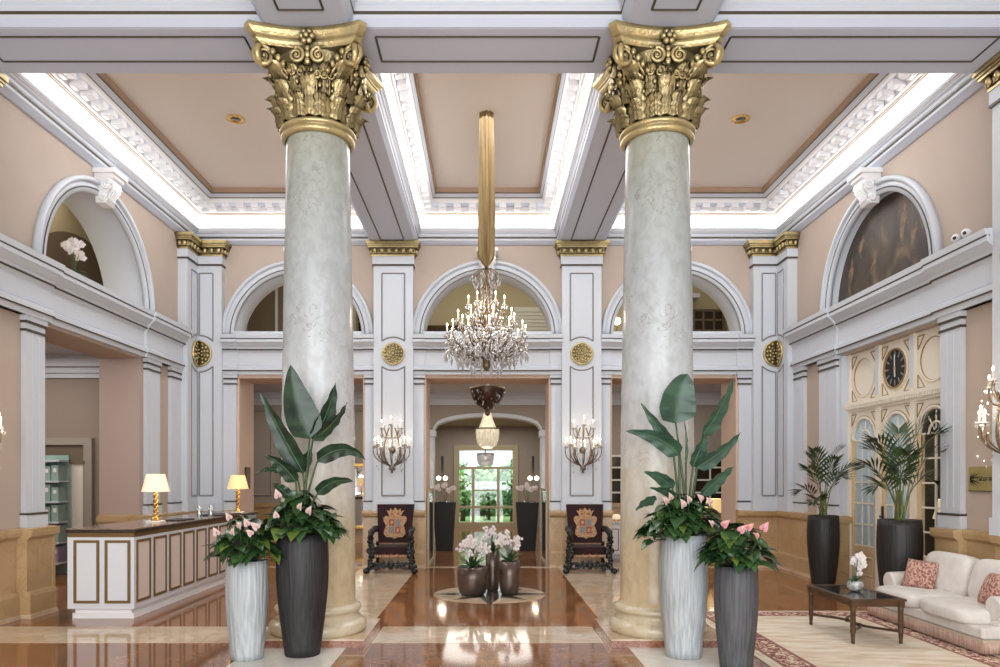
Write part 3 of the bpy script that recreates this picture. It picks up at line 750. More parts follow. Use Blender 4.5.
def cove(x0, x1, y0, y1, sx0, sx1, sy0, sy1):
    mb = MB()
    def rect(p, z): return [(x0 + p * sx0, y0 + p * sy0, z), (x1 - p * sx1, y0 + p * sy0, z), (x1 - p * sx1, y1 - p * sy1, z), (x0 + p * sx0, y1 - p * sy1, z)]
    for a, b, m in COVE:
        va, vb = rect(*a), rect(*b)
        mb.add(va + vb, [(i, (i + 1) % 4, 4 + (i + 1) % 4, 4 + i) for i in range(4)], m)
    # modillion blocks with scroll fronts
    def blocks(n, fn):
        for i in range(n):
            fn((i + 0.5) / n)
    def blk(c, t, q, sc):
        """c: centre on wall line, t: along, q: inward"""
        c, t, q = Vector(c), Vector(t), Vector(q)
        mb.obox(c + q * 0.40 * sc + Vector((0, 0, 6.425)), t * 0.062, q * 0.080 * sc, (0, 0, 0.04), 3)
        mb.obox(c + q * 0.355 * sc + Vector((0, 0, 6.405)), t * 0.054, q * 0.03 * sc, (0, 0, 0.031), 3)
    sp = 0.235
    ny = max(2, int((y1 - y0 - 0.8) / sp)); nx = max(2, int((x1 - x0 - 0.8) / sp))
    for i in range(ny):
        y = y0 + 0.4 + (y1 - y0 - 0.8) * (i + 0.5) / ny
        blk((x0, y, 0), (0, 1, 0), (1, 0, 0), sx0); blk((x1, y, 0), (0, 1, 0), (-1, 0, 0), sx1)
    for i in range(nx):
        x = x0 + 0.4 + (x1 - x0 - 0.8) * (i + 0.5) / nx
        blk((x, y0, 0), (1, 0, 0), (0, 1, 0), sy0); blk((x, y1, 0), (1, 0, 0), (0, -1, 0), sy1)
    o = trim(mb, [M['white'], M['line'], M['gline'], M['white2'], M['brown'], M['grey']])
    st = MB()
    p = 0.155; xa, xb, ya, yb = x0 + p * sx0, x1 - p * sx1, y0 + p * sy0, y1 - p * sy1; z0, z1 = 6.074, 6.088
    st.box(xa - 0.012, xa + 0.012, ya, yb, z0, z1); st.box(xb - 0.012, xb + 0.012, ya, yb, z0, z1)
    st.box(xa, xb, ya - 0.012, ya + 0.012, z0, z1); st.box(xa, xb, yb - 0.012, yb + 0.012, z0, z1)
    if y1 > 7: st.build('light_strip', M['led'], o)
    return o
ce = MB()
for x0, x1, a, b in ((-5.4, -2.065, 1, .73), (-1.335, 1.335, .73, .73), (2.065, 5.4, .73, 1)):
    for y0, y1, c, d in ((7.56, YB, .73, 1), (-1.5, 6.83, .73, .73)):
        cove(x0, x1, y0, y1, a, b, c, d)
        ce.box(x0 + 0.3, x1 - 0.3, y0 + 0.3, y1 - 0.3, ZC - 0.002, ZC + 0.1, 0)
struct('ceiling', ce, M['pinkc'])

# brass ceiling lights
for i, (x, l) in enumerate(((-3.55, 'round brass recessed light in the ceiling of the left bay'), (3.57, 'round brass recessed light in the ceiling of the right bay'))):
    t = thing('ceiling_light', l, 'ceiling light', (x, 10.15, ZC - 0.002), 0, 'recessed brass ceiling lights')
    q = MB(); q.lathe([(0.125, 0.0), (0.13, -0.012), (0.115, -0.02), (0.075, -0.015), (0.07, 0.0)], n=28, m=0)
    q.build('brass_ring', M['goldp'], t)
    q = MB(); q.lathe([(0.072, -0.002), (0.06, -0.010), (0, -0.012)], n=20); q.build('lens', M['darkpane'], t)
# ------------------------------------------------------------------ rooms beyond
# hall behind the back wall
HY0, HY1 = YB + TB, 18.0
hb = MB()
AX = 1.36
hb.box(-9.5, -AX, HY1, HY1 + 0.45, 0, 3.75, 0); hb.box(AX, 9.5, HY1, HY1 + 0.45, 0, 3.75, 0)
# flat segmental arch over the passage
zs, zr = 2.80, 0.36
n = 24
pts = []
for i in range(n + 1):
    x = -AX + 2 * AX * i / n
    pts.append((x, zs + zr * sqrt(max(0, 1 - (x / AX) ** 2)) ** 0.9))
for (xa, za), (xb, zb) in zip(pts, pts[1:]):
    hb.add([(xa, HY1, za), (xb, HY1, zb), (xb, HY1, 3.75), (xa, HY1, 3.75)], [(0, 1, 2, 3)], 0)
    hb.add([(xa, HY1 - 0.02, za), (xb, HY1 - 0.02, zb), (xb, HY1 + 0.45, zb), (xa, HY1 + 0.45, za)], [(0, 1, 2, 3)], 1, True)
    hb.add([(xa, HY1 - 0.03, za), (xb, HY1 - 0.03, zb), (xb, HY1 - 0.03, zb + 0.09), (xa, HY1 - 0.03, za + 0.09)], [(0, 1, 2, 3)], 1)
hb.box(-9.5, -9.3, HY0, HY1, 0, 3.75, 0); hb.box(9.3, 9.5, HY0, HY1, 0, 3.75, 0)
struct('wall_hall', hb, [M['hall'], M['white']])
hc = MB()
hc.box(-9.5, 9.5, HY0, HY1 + 0.4, 3.75, 3.9, 0)
struct('ceiling_hall', hc, M['white'])
hk = MB()
for z0, z1, w in ((3.45, 3.52, 0.05), (3.52, 3.60, 0.10), (3.60, 3.75, 0.18)):
    hk.box(-9.3, 9.3, HY1 - w, HY1, z0, z1, 0)
for s in (-1, 1):   # imposts and pilaster strips of the passage
    hk.box(*sorted((s * AX, s * (AX + 0.24))), HY1 - 0.06, HY1, 0, 2.8, 0)
    hk.box(*sorted((s * (AX - 0.05), s * (AX + 0.28))), HY1 - 0.10, HY1 + 0.47, 2.66, 2.82, 0)
    hk.box(*sorted((s * (AX - 0.02), s * AX)), HY1 - 0.02, HY1 + 0.45, 0, 2.7, 0)
trim(hk, M['white'])
# panel mouldings and dado on the hall wall
hp = MB()
for x0, x1 in ((-8.6, -7.2), (-6.8, -5.4), (-5.15, -3.85), (-3.6, -1.9), (1.9, 2.85), (6.2, 7.6)):
    for a, b in (((x0, 1.2), (x1, 1.2)), ((x1, 1.2), (x1, 3.3)), ((x1, 3.3), (x0, 3.3)), ((x0, 3.3), (x0, 1.2))):
        hp.tube([(a[0], HY1 - 0.01, a[1]), (b[0], HY1 - 0.01, b[1])], 0.03, 4, 0, smooth=False)
for s in (-1, 1):
    hp.box(*sorted((s * 1.7, s * 9.3)), HY1 - 0.05, HY1, 0.0, 0.95, 1)
    hp.box(*sorted((s * 1.7, s * 9.3)), HY1 - 0.08, HY1, 0.9, 1.0, 1)
trim(hp, [M['hall'], M['ochre']])

def paned_window(name, x0, x1, y, z0, z1, nx, nz, m='sage', pane='glass', t=0.05, back=True, parent=None):
    r = sroot(name) if parent is None else parent
    f = MB()
    f.box(x0, x1, y - 0.04, y, z1 - t, z1); f.box(x0, x1, y - 0.04, y, z0, z0 + t)
    f.box(x0, x0 + t, y - 0.04, y, z0, z1); f.box(x1 - t, x1, y - 0.04, y, z0, z1)
    for i in range(1, nx):
        x = x0 + (x1 - x0) * i / nx; f.box(x - t * .4, x + t * .4, y - 0.035, y - 0.005, z0, z1)
    for i in range(1, nz):
        z = z0 + (z1 - z0) * i / nz; f.box(x0, x1, y - 0.033, y - 0.007, z - t * .4, z + t * .4)
    f.build('window_frame', M[m], r)
    p = MB(); p.box(x0 + t, x1 - t, y - 0.022, y - 0.018, z0 + t, z1 - t); p.build('pane', M[pane], r)
    return r
paned_window('window_1', 3.02, 4.15, HY1 - 0.02, 0.95, 2.2, 3, 4, pane='darkpane')
paned_window('window_2', 4.75, 5.95, HY1 - 0.02, 0.95, 2.2, 3, 4, pane='darkpane')

# passage and end room towards the garden
PY = 24.0
pw = MB()
for s in (-1, 1): pw.box(*sorted((s * 1.95, s * 2.15)), HY1 + 0.45, PY, 0, 3.4, 0)
wx0, wx1, wz1 = -1.03, 0.93, 2.64
pw.box(-2.1, wx0, PY, PY + 0.25, 0, 3.4, 0); pw.box(wx1, 2.1, PY, PY + 0.25, 0, 3.4, 0); pw.box(wx0, wx1, PY, PY + 0.25, wz1, 3.4, 0)
struct('wall_passage', pw, [M['hall']])
pc = MB(); pc.box(-2.15, 2.15, HY1 + 0.4, PY + 0.2, 3.35, 3.5); struct('ceiling_passage', pc, M['hall'])
wr = sroot('window_3')
f = MB(); t = 0.09
f.box(wx0, wx1, PY - 0.03, PY + 0.1, wz1 - t, wz1); f.box(wx0, wx0 + t, PY - 0.03, PY + 0.1, 0, wz1); f.box(wx1 - t, wx1, PY - 0.03, PY + 0.1, 0, wz1)
f.box(wx0, wx1, PY - 0.03, PY + 0.08, 0, 0.16); f.box(wx0, wx1, PY - 0.02, PY + 0.08, 1.93, 2.01); f.box(wx0, wx1, PY - 0.02, PY + 0.08, 0.62, 0.70)
for x in (-0.48, 0.36): f.box(x - 0.045, x + 0.045, PY - 0.02, PY + 0.08, 0, 1.97)
f.box(-0.48, 0.36, PY, PY + 0.05, 1.20, 1.24)
f.build('window_frame', M['bars'], wr)
p = MB(); p.box(wx0, wx1, PY + 0.03, PY + 0.035, 0, wz1); p.build('pane', M['glass'], wr)
fr = MB()
for a, b, c, d in ((wx0 - 0.09, wx0, 0, wz1 + 0.09), (wx1, wx1 + 0.09, 0, wz1 + 0.09), (wx0 - 0.09, wx1 + 0.09, wz1, wz1 + 0.09)):
    fr.box(a, b, PY - 0.05, PY, c, d)
trim(fr, M['bars'])

# open glass leaves standing at the sides of the middle opening
for i, s in enumerate((-1, 1)):
    r = sroot('door_%d' % (i + 1))
    x = s * 1.09
    g = MB(); g.box(x - 0.008, x + 0.008, YB + 0.10, YB + TB + 0.5, 0.03, 1.38); g.build('glass_leaf', M['mirror'], r)
    e = MB()
    e.box(x - 0.02, x + 0.02, YB + 0.08, YB + 0.11, 0.0, 1.42); e.box(x - 0.02, x + 0.02, YB + TB + 0.49, YB + TB + 0.53, 0.0, 1.42)
    e.box(x - 0.02, x + 0.02, YB + 0.08, YB + TB + 0.53, 0.0, 0.06); e.box(x - 0.02, x + 0.02, YB + 0.08, YB + TB + 0.53, 1.38, 1.42)
    e.build('door_frame', M['bars'], r)

# gallery seen through the arches
gw = MB()
GY = 16.6
gw.box(-9, 9, GY, GY + 0.2, 3.9, 6.9, 0)
gw.box(-9, 9, YB + TB - 0.1, GY, 3.92, 4.26, 0)
for x in (-5.6, 5.6): gw.box(x - 0.1, x + 0.1, YB + TB - 0.1, GY, 4.2, 6.9, 0)
struct('wall_gallery', gw, M['gallery'])
gc = MB(); gc.box(-9, 9, YB + 0.4, GY + 0.2, 6.7, 6.9); struct('ceiling_gallery', gc, M['white'])
g2 = MB()
g2.box(-5.5, -3.25, GY - 0.1, GY, 4.2, 6.2, 1); g2.box(-4.86, -4.80, GY - 0.13, GY, 4.2, 6.0, 0); g2.box(-2.95, -1.9, GY - 0.1, GY, 4.2, 5.6, 1)
g2.box(4.35, 4.65, GY - 0.3, GY, 4.2, 6.0, 0); g2.box(4.30, 4.80, GY - 0.35, GY, 5.7, 5.8, 0)
trim(g2, [M['white'], M['galbrown']])
sh = sroot('window_4')
f = MB(); f.box(0.62, 1.42, GY - 0.05, GY, 4.3, 5.55)
for i in range(14): f.box(0.66, 1.38, GY - 0.075, GY - 0.04, 4.36 + 0.083 * i, 4.42 + 0.083 * i)
f.build('shutter', M['sage'], sh)
r = paned_window('window_5', 4.72, 5.45, GY - 0.02, 4.3, 5.5, 3, 5, m='galbrown', pane='darkpane')
r = paned_window('window_6', -3.0, -2.2, GY - 0.12, 4.3, 5.5, 4, 4, m='galbrown', pane='darkpane')

# gallery niche behind the left arch
ln = MB()
ln.box(-7.05, -6.9, 7.6, 14.6, 4.0, 6.9, 0); ln.box(-7.0, -5.9, 7.4, 7.55, 4.0, 6.9, 0); ln.box(-7.0, -5.75, 14.4, 14.6, 4.0, 6.9, 0)
ln.box(-7.0, -5.4, 7.4, 14.6, 4.0, 4.22, 0); ln.box(-7.0, -5.45, 7.4, 14.6, 6.5, 6.7, 0)
struct('wall_niche', ln, M['gallery'])
lb = MB()
n = 28
mpN = lambda u, w, z: (-6.9 + w, u, z)
vs = [mpN(12.25 + 1.75 * cos(pi * i / n), 0.02, 4.2 + 1.5 * sin(pi * i / n)) for i in range(n + 1)]
lb.add(vs, [tuple(range(n + 1))], 0)
trim(lb, M['galbrown'])

# back office behind the left opening
bo = MB()
bo.box(-9.5, -6.02, 12.3, 12.5, 0, 3.8, 0)
bo.box(-9.6, -9.5, 5, 12.5, 0, 3.8, 0); bo.box(-9.6, -6.0, 5, 5.2, 0, 3.8, 0)
struct('wall_office', bo, M['taupe'])
bc = MB(); bc.box(-9.6, -6.0, 5, 12.5, 3.7, 3.85); struct('ceiling_office', bc, M['white'])
bk = MB()
for z0, z1, w in ((3.32, 3.40, 0.05), (3.40, 3.5, 0.10), (3.5, 3.7, 0.2)): bk.box(-9.5, -6.02, 12.3 - w, 12.3, z0, z1)
trim(bk, M['white'])
rv = MB()   # mauve reveal of the left opening
rv.box(-6.02, -5.40, 11.168, 11.5, 1.0, 3.47); rv.box(-6.02, -5.42, 8.3, 8.702, 0, 3.47)
trim(rv, M['mauve'])
dr = sroot('door_3')
f = MB()
for a, b, c, d in ((-7.72, -7.58, 0, 2.18), (-6.86, -6.72, 0, 2.18), (-7.72, -6.72, 2.18, 2.3)): f.box(a, b, 12.22, 12.3, c, d)
f.build('door_frame', M['hall'], dr)
f = MB(); f.box(-7.58, -6.86, 12.27, 12.298, 1.9, 2.18, 0); f.box(-7.6, -6.84, 12.2, 12.3, 1.86, 1.91, 0); f.build('transom', M['galbrown'], dr)
f = MB(); f.box(-7.25, -6.88, 12.24, 12.29, 0.02, 1.86); f.box(-7.2, -7.06, 12.23, 12.29, 0.02, 1.84, 1); f.build('door_leaf', [M['creamw'], M['white']], dr)

# ---- glazed joinery in the right opening
DX = 0.10      # recess behind the wall face
mpD = lambda u, w, z: (XW + DX - w, u, z)
u0, u1 = 8.45, 10.93
pitch = (u1 - u0) / 3
dj = sroot('door_4')
j = MB()
j.box(u0, u1, -0.06, 0, 2.72, 3.47, 0, mpD)           # frieze board
for i in range(4):
    u = u0 + pitch * i
    a, b = max(u0, u - 0.055), min(u1, u + 0.055)
    j.box(a, b, -0.06, 0.03, 0, 2.60, 0, mpD); j.box(a, b, -0.06, 0.035, 2.72, 3.47, 0, mpD)
    j.box(a + 0.012, b - 0.012, 0.03, 0.040, 2.78, 3.44, 3, mpD)
j.box(u0, u1, -0.06, 0.03, 2.60, 2.64, 0, mpD); j.box(u0, u1, -0.06, 0.08, 2.69, 2.74, 0, mpD); j.box(u0, u1, -0.06, 0.03, 2.64, 2.69, 2, mpD)
n = 46
for i in range(n):
    u = u0 + (u1 - u0) * (i + 0.5) / n
    j.box(u - 0.013, u + 0.013, 0.028, 0.078, 2.638, 2.692, 0, mpD)
for i in range(3):
    c = u0 + pitch * (i + 0.5); hw = pitch / 2 - 0.055
    wring(j, mpD, c, 3.09, 0.27, 0.295, 0.0, 0.02, 0, 40, 0, 2 * pi)
    wring(j, mpD, c, 3.09, 0.262, 0.272, 0.0, 0.012, 1, 40, 0, 2 * pi)
    for su in (-1, 1):
        for sz in (-1, 1):
            x, z = c + su * (hw - 0.03), 3.09 + sz * 0.33
            tri = [(x, z), (x - su * 0.14, z), (x, z - sz * 0.17), (x, z)]
            for a, b in zip(tri, tri[1:]): wline(j, mpD, [a, b], 0.004, 0.008, 1)
    # spandrels over the arched light
    zsp, r = 2.17, 0.31
    for k in range(20):
        a, b = pi * k / 20, pi * (k + 1) / 20
        j.add([mpD(c + r * cos(a), 0.0, zsp + r * sin(a)), mpD(c + r * cos(a), 0.0, 2.62), mpD(c + r * cos(b), 0.0, 2.62), mpD(c + r * cos(b), 0.0, zsp + r * sin(b))], [(0, 1, 2, 3)], 0)
    j.box(c - hw, c - r, -0.02, 0.0, zsp, 2.62, 0, mpD); j.box(c + r, c + hw, -0.02, 0.0, zsp, 2.62, 0, mpD)
    wring(j, mpD, c, zsp, r - 0.01, r + 0.035, -0.03, 0.015, 0)
    wring(j, mpD, c, zsp, r + 0.035, r + 0.045, -0.03, 0.012, 1)
    for su in (-1, 1):
        x, z = c + su * (hw - 0.015), 2.56
        tri = [(x, z), (x - su * 0.13, z), (x, z - 0.17), (x, z)]
        for a, b in zip(tri, tri[1:]): wline(j, mpD, [a, b], 0.004, 0.007, 1)
j.build('panelled_screen', [M['creamw'], M['creaml'], M['brown'], M['white']], dj)
for i in range(3):
    c = u0 + pitch * (i + 0.5); hw = pitch / 2 - 0.055
    first = i == 2; third = i == 0
    f = MB(); mt = 'wood'
    sw = 0.085
    f.box(c - hw, c - hw + sw, -0.05, 0.0, 0.0, 2.17, 0, mpD); f.box(c + hw - sw, c + hw, -0.05, 0.0, 0.0, 2.17, 0, mpD)
    f.box(c - hw, c + hw, -0.05, 0.0, 0.0, 0.16, 0, mpD); f.box(c - hw, c + hw, -0.05, 0.0, 0.52, 0.62, 0, mpD)
    f.box(c - hw, c + hw, -0.04, -0.012, 0.1, 0.6, 0, mpD)
    for (pa, pb, pc_, pd) in ((c - hw + 0.14, c + hw - 0.14, 0.2, 0.46),):
        for a, b in (((pa, pc_), (pb, pc_)), ((pb, pc_), (pb, pd)), ((pb, pd), (pa, pd)), ((pa, pd), (pa, pc_))): wline(f, mpD, [a, b], -0.008, 0.012, 0)
    ncol = 3 if not third else 2
    for k in range(1, ncol):
        u = c - hw + sw + (2 * hw - 2 * sw) * k / ncol; f.box(u - 0.010, u + 0.010, -0.035, -0.012, 0.6, 2.17, 1, mpD)
    for k in range(0, 6):
        z = 0.62 + (2.17 - 0.62) * k / 5 + (0 if k else 0.0); f.box(c - hw + sw * .6, c + hw - sw * .6, -0.033, -0.014, z - 0.011, z + 0.011, 1, mpD)
    for aa in (0.3, 0.5, 0.7):
        a = pi * aa
        f.tube([mpD(c, -0.024, 2.17), mpD(c + 0.3 * cos(a), -0.024, 2.17 + 0.3 * sin(a))], 0.011, 4, 1)
    wring(f, mpD, c, 2.17, 0.13, 0.15, -0.033, -0.014, 1)
    lf = f.build('door_leaf', [M['wood'], M['creamw']], dj)
    g = MB()
    ring = [(c + (hw - sw * 0.6) , 0.62)] + [(c + 0.315 * cos(pi * k / 20), 2.17 + 0.315 * sin(pi * k / 20)) for k in range(21)] + [(c - (hw - sw * .6), 0.62)]
    g.add([mpD(u, -0.026, z) for u, z in ring], [tuple(range(len(ring)))], 0)
    g.build('glazing', M['glass'] if third else M['frost'], lf)
    if i == 1:
        h = MB(); uu = c + hw - 0.035
        h.box(uu - 0.022, uu + 0.022, 0.0, 0.012, 0.93, 1.22, 0, mpD); h.tube([mpD(uu, 0.01, 1.08), mpD(uu, 0.05, 1.08), mpD(uu - 0.10, 0.05, 1.08)], 0.011, 6, 0)
        h.build('door_handle', M['black'], lf)
rb = MB()     # reveal of this opening, and the room beyond it
rb.box(XW - 0.02, XW + 0.7, 10.928, 11.1, 0, 3.47)
trim(rb, M['white'])
rr = MB()
rr.box(8.6, 8.7, 7.0, 13.0, 0, 3.8, 0); rr.box(6.02, 8.7, 6.9, 7.0, 0, 3.8, 0); rr.box(6.02, 8.7, 12.9, 13.0, 0, 3.8, 0)
struct('wall_lounge', rr, M['galbrown'])
rc = MB(); rc.box(5.5, 8.7, 6.9, 13.0, 3.7, 3.85); struct('ceiling_lounge', rc, M['hall'])

# wall clock set in the middle roundel
cc = u0 + pitch * 1.5
ck = thing('wall_clock', 'dark round wall clock with gold hands set above the glazed doors', 'clock', mpD(cc, 0.0, 3.09))
mk = lambda x, y, z: (-z, x, y)
q = MB(); q.lathe([(0.262, 0.0), (0.262, 0.012), (0, 0.014)], n=40, smooth=False, mp=lambda x, y, z: mk(x, y, z)); q.build('dial', M['black'], ck)
q = MB(); q.lathe([(0.25, 0.0), (0.25, 0.03), (0.268, 0.034), (0.275, 0.0)], n=40, mp=mk); q.build('rim', M['creaml'], ck)
for i in range(12):
    q = MB(); a = 2 * pi * i / 12
    d = Vector((0, sin(a), cos(a))); tt = Vector((0, cos(a), -sin(a)))
    q.obox(Vector((-0.018, 0, 0)) + d * 0.195, tt * 0.012, d * 0.038, (0.002, 0, 0)); q.build('hour_mark', M['lineg'], ck)
for nm, a, L_, w_ in (('minute_hand', 0.0, 0.19, 0.009), ('hour_hand', pi * 1.02, 0.12, 0.013)):
    q = MB(); d = Vector((0, sin(a), cos(a))); tt = Vector((0, cos(a), -sin(a)))
    q.obox(Vector((-0.024, 0, 0)) + d * L_ * 0.42, tt * w_, d * L_ * 0.55, (0.002, 0, 0)); q.build(nm, M['sage'], ck)
q = MB(); q.ell((-0.022, 0, 0), 0.018, 10, 6); q.build('hub', M['embg'], ck)

# lunette canvas in the right arch
pt = MB(); n = 36
pt.add([mpR(CD + (RA_S + 0.01) * cos(pi * i / n), -0.12, ENT + (RA_S + 0.01) * sin(pi * i / n)) for i in range(n + 1)], [tuple(range(n + 1))], 0)
random.seed(3)
canvas = pt.build('lunette_painting', M['paintA'])
tag(canvas, 'half-round dark canvas of faint pale figures filling the arch on the right wall', 'painting')
for u, z, h, w_ in ((10.93, 4.62, 0.62, 0.07), (10.62, 5.02, 0.34, 0.06), (9.55, 4.98, 0.55, 0.07), (9.12, 5.08, 0.62, 0.07), (9.3, 4.74, 0.34, 0.05), (10.3, 4.62, 0.25, 0.06)):
    # loose standing brush-mark figures: head, trunk, legs as one flat outline
    P = []
    for t_, s_ in ((0, .25), (.25, .45), (.5, .8), (.62, 1.0), (.75, .9), (.82, .35), (.9, .5), (1, .15)):
        P.append((t_, s_ * (0.75 + 0.5 * random.random())))
    L_ = [mpR(u + w_ * s_ + 0.04 * sin(5 * t_), -0.116, z - h / 2 + h * t_) for t_, s_ in P]
    R_ = [mpR(u - w_ * s_ + 0.04 * sin(5 * t_), -0.116, z - h / 2 + h * t_) for t_, s_ in P][::-1]
    pg = MB(); pg.add(L_ + R_, [tuple(range(len(L_ + R_)))], 0); pg.build('painted_figure', M['paintfig'], canvas)

# ------------------------------------------------------------------ garden outside the end window
lw = MB(); lw.box(-14, 14, PY + 0.3, 46, -0.5, -0.02); struct('ground_garden', lw, M['lawn'])
random.seed(11)
def tree(x, y, h, r, label, m, n=260, trunk=True):
    t = thing('garden_tree', label, 'tree', (x, y, -0.02), 0, 'trees outside the far window')
    if trunk:
        q = MB(); q.tube([(0, 0, 0), (0.05, 0.02, h * 0.35), (-0.02, 0, h * 0.7)], [0.10, 0.08, 0.04], 8); q.build('trunk', M['trunk'], t)
    q = MB()
    for i in range(n):
        a, b, rr = random.uniform(0, 2 * pi), random.uniform(-1, 1), r * random.random() ** 0.4
        c = Vector((rr * cos(a) * sqrt(1 - b * b), rr * sin(a) * sqrt(1 - b * b), h * 0.58 + b * rr * h / (2.4 * r)))
        d = Vector((random.uniform(-1, 1), random.uniform(-1, 1), random.uniform(-.6, .6))).normalized()
        e = d.orthogonal().normalized(); L_ = random.uniform(0.10, 0.2)
        q.add([c - d * L_, c + e * L_ * .45, c + d * L_, c - e * L_ * .45], [(0, 1, 2, 3)], 0)
    q.build('crown', M[m], t)
tree(-0.95, 27.6, 2.25, 0.72, 'leafy green shrub outside the far window, at its left pane', 'foliage')
tree(0.02, 28.6, 2.0, 0.68, 'pale leafy shrub outside the far window, behind its middle pane', 'foliage')
tree(0.95, 27.4, 2.3, 0.75, 'dark conifer outside the far window, at its right pane', 'foliage2')
hd = MB()
for i in range(1500):
    c = Vector((random.uniform(-6, 6), random.uniform(31, 32.5), random.uniform(0, 2.05 + 0.2 * sin(i))))
    d = Vector((random.uniform(-1, 1), random.uniform(-1, 1), random.uniform(-.6, .6))).normalized(); e = d.orthogonal().normalized(); L_ = random.uniform(0.2, 0.4)
    hd.add([c - d * L_, c + e * L_ * .5, c + d * L_, c - e * L_ * .5], [(0, 1, 2, 3)], i % 2)
h_ = hd.build('hedge', [M['foliage2'], M['foliage']]); tag(h_, 'tall green hedge closing the garden outside the far window', 'hedge')
# ------------------------------------------------------------------ columns
def acanthus(mb, ang, z0, h, w, rfn, curl, m=0):
    """a lobed leaf hugging the bell and curling forward at the tip"""
    nu, nv = 10, 14
    vs = []
    for j in range(nv + 1):
        t = j / nv
        lob = 0.62 + 0.38 * abs(sin(t * 4.2 * pi))
        wd = w * lob * (1.0 if t < 0.75 else max(0.25, sqrt(max(0, 1 - ((t - 0.75) / 0.27) ** 2))))
        zz = z0 + h * (t if t < 0.8 else 0.8 + 0.2 * sin((t - 0.8) / 0.2 * pi * 0.75))
        out = 0.006 + 0.022 * t + (curl * ((t - 0.55) / 0.45) ** 1.7 if t > 0.55 else 0)
        for i in range(nu + 1):
            s = -1 + 2 * i / nu
            rid = 0.010 * cos(s * 5 * pi) + 0.046 * (1 - s * s) + 0.012 * max(0, 0.2 - abs(s)) / 0.2
            tip = -0.02 * abs(s) ** 2 * sin(t * 4.2 * pi)
            r = rfn(zz) + out + rid
            a = ang + s * wd / r
            vs.append((r * cos(a), r * sin(a), zz + tip * 0.8))
    k = nu + 1
    mb.add(vs, [(j * k + i, j * k + i + 1, (j + 1) * k + i + 1, (j + 1) * k + i) for j in range(nv) for i in range(nu)], m, True)

def spiral(mb, c, ex, ez, r, turns, rad, n=34, s=1, m=0, tail=None):
    """flat scroll round centre c in the plane ex/ez; optional tail point leads into its outer end"""
    c, ex, ez = Vector(c), Vector(ex), Vector(ez)
    pts, rs = [], []
    for i in range(n + 1):
        t = i / n; a = pi / 2 * s + s * turns * 2 * pi * t * -1
        rr = r * (1 - 0.86 * t)
        pts.append(c + ex * (rr * cos(a)) * 1.0 + ez * (rr * sin(a) * s)); rs.append(rad * (1 - 0.55 * t))
    if tail is not None:
        tl = Vector(tail); pts = bez(tl, (tl + pts[0]) / 2 + ez * r * 0.5, pts[0], 8)[:-1] + pts
        rs = [rad * (0.5 + 0.5 * k / 8) for k in range(8)] + rs
    mb.tube(pts, rs, 7, m)
    mb.ell(c, rad * 0.9, 8, 6, m)

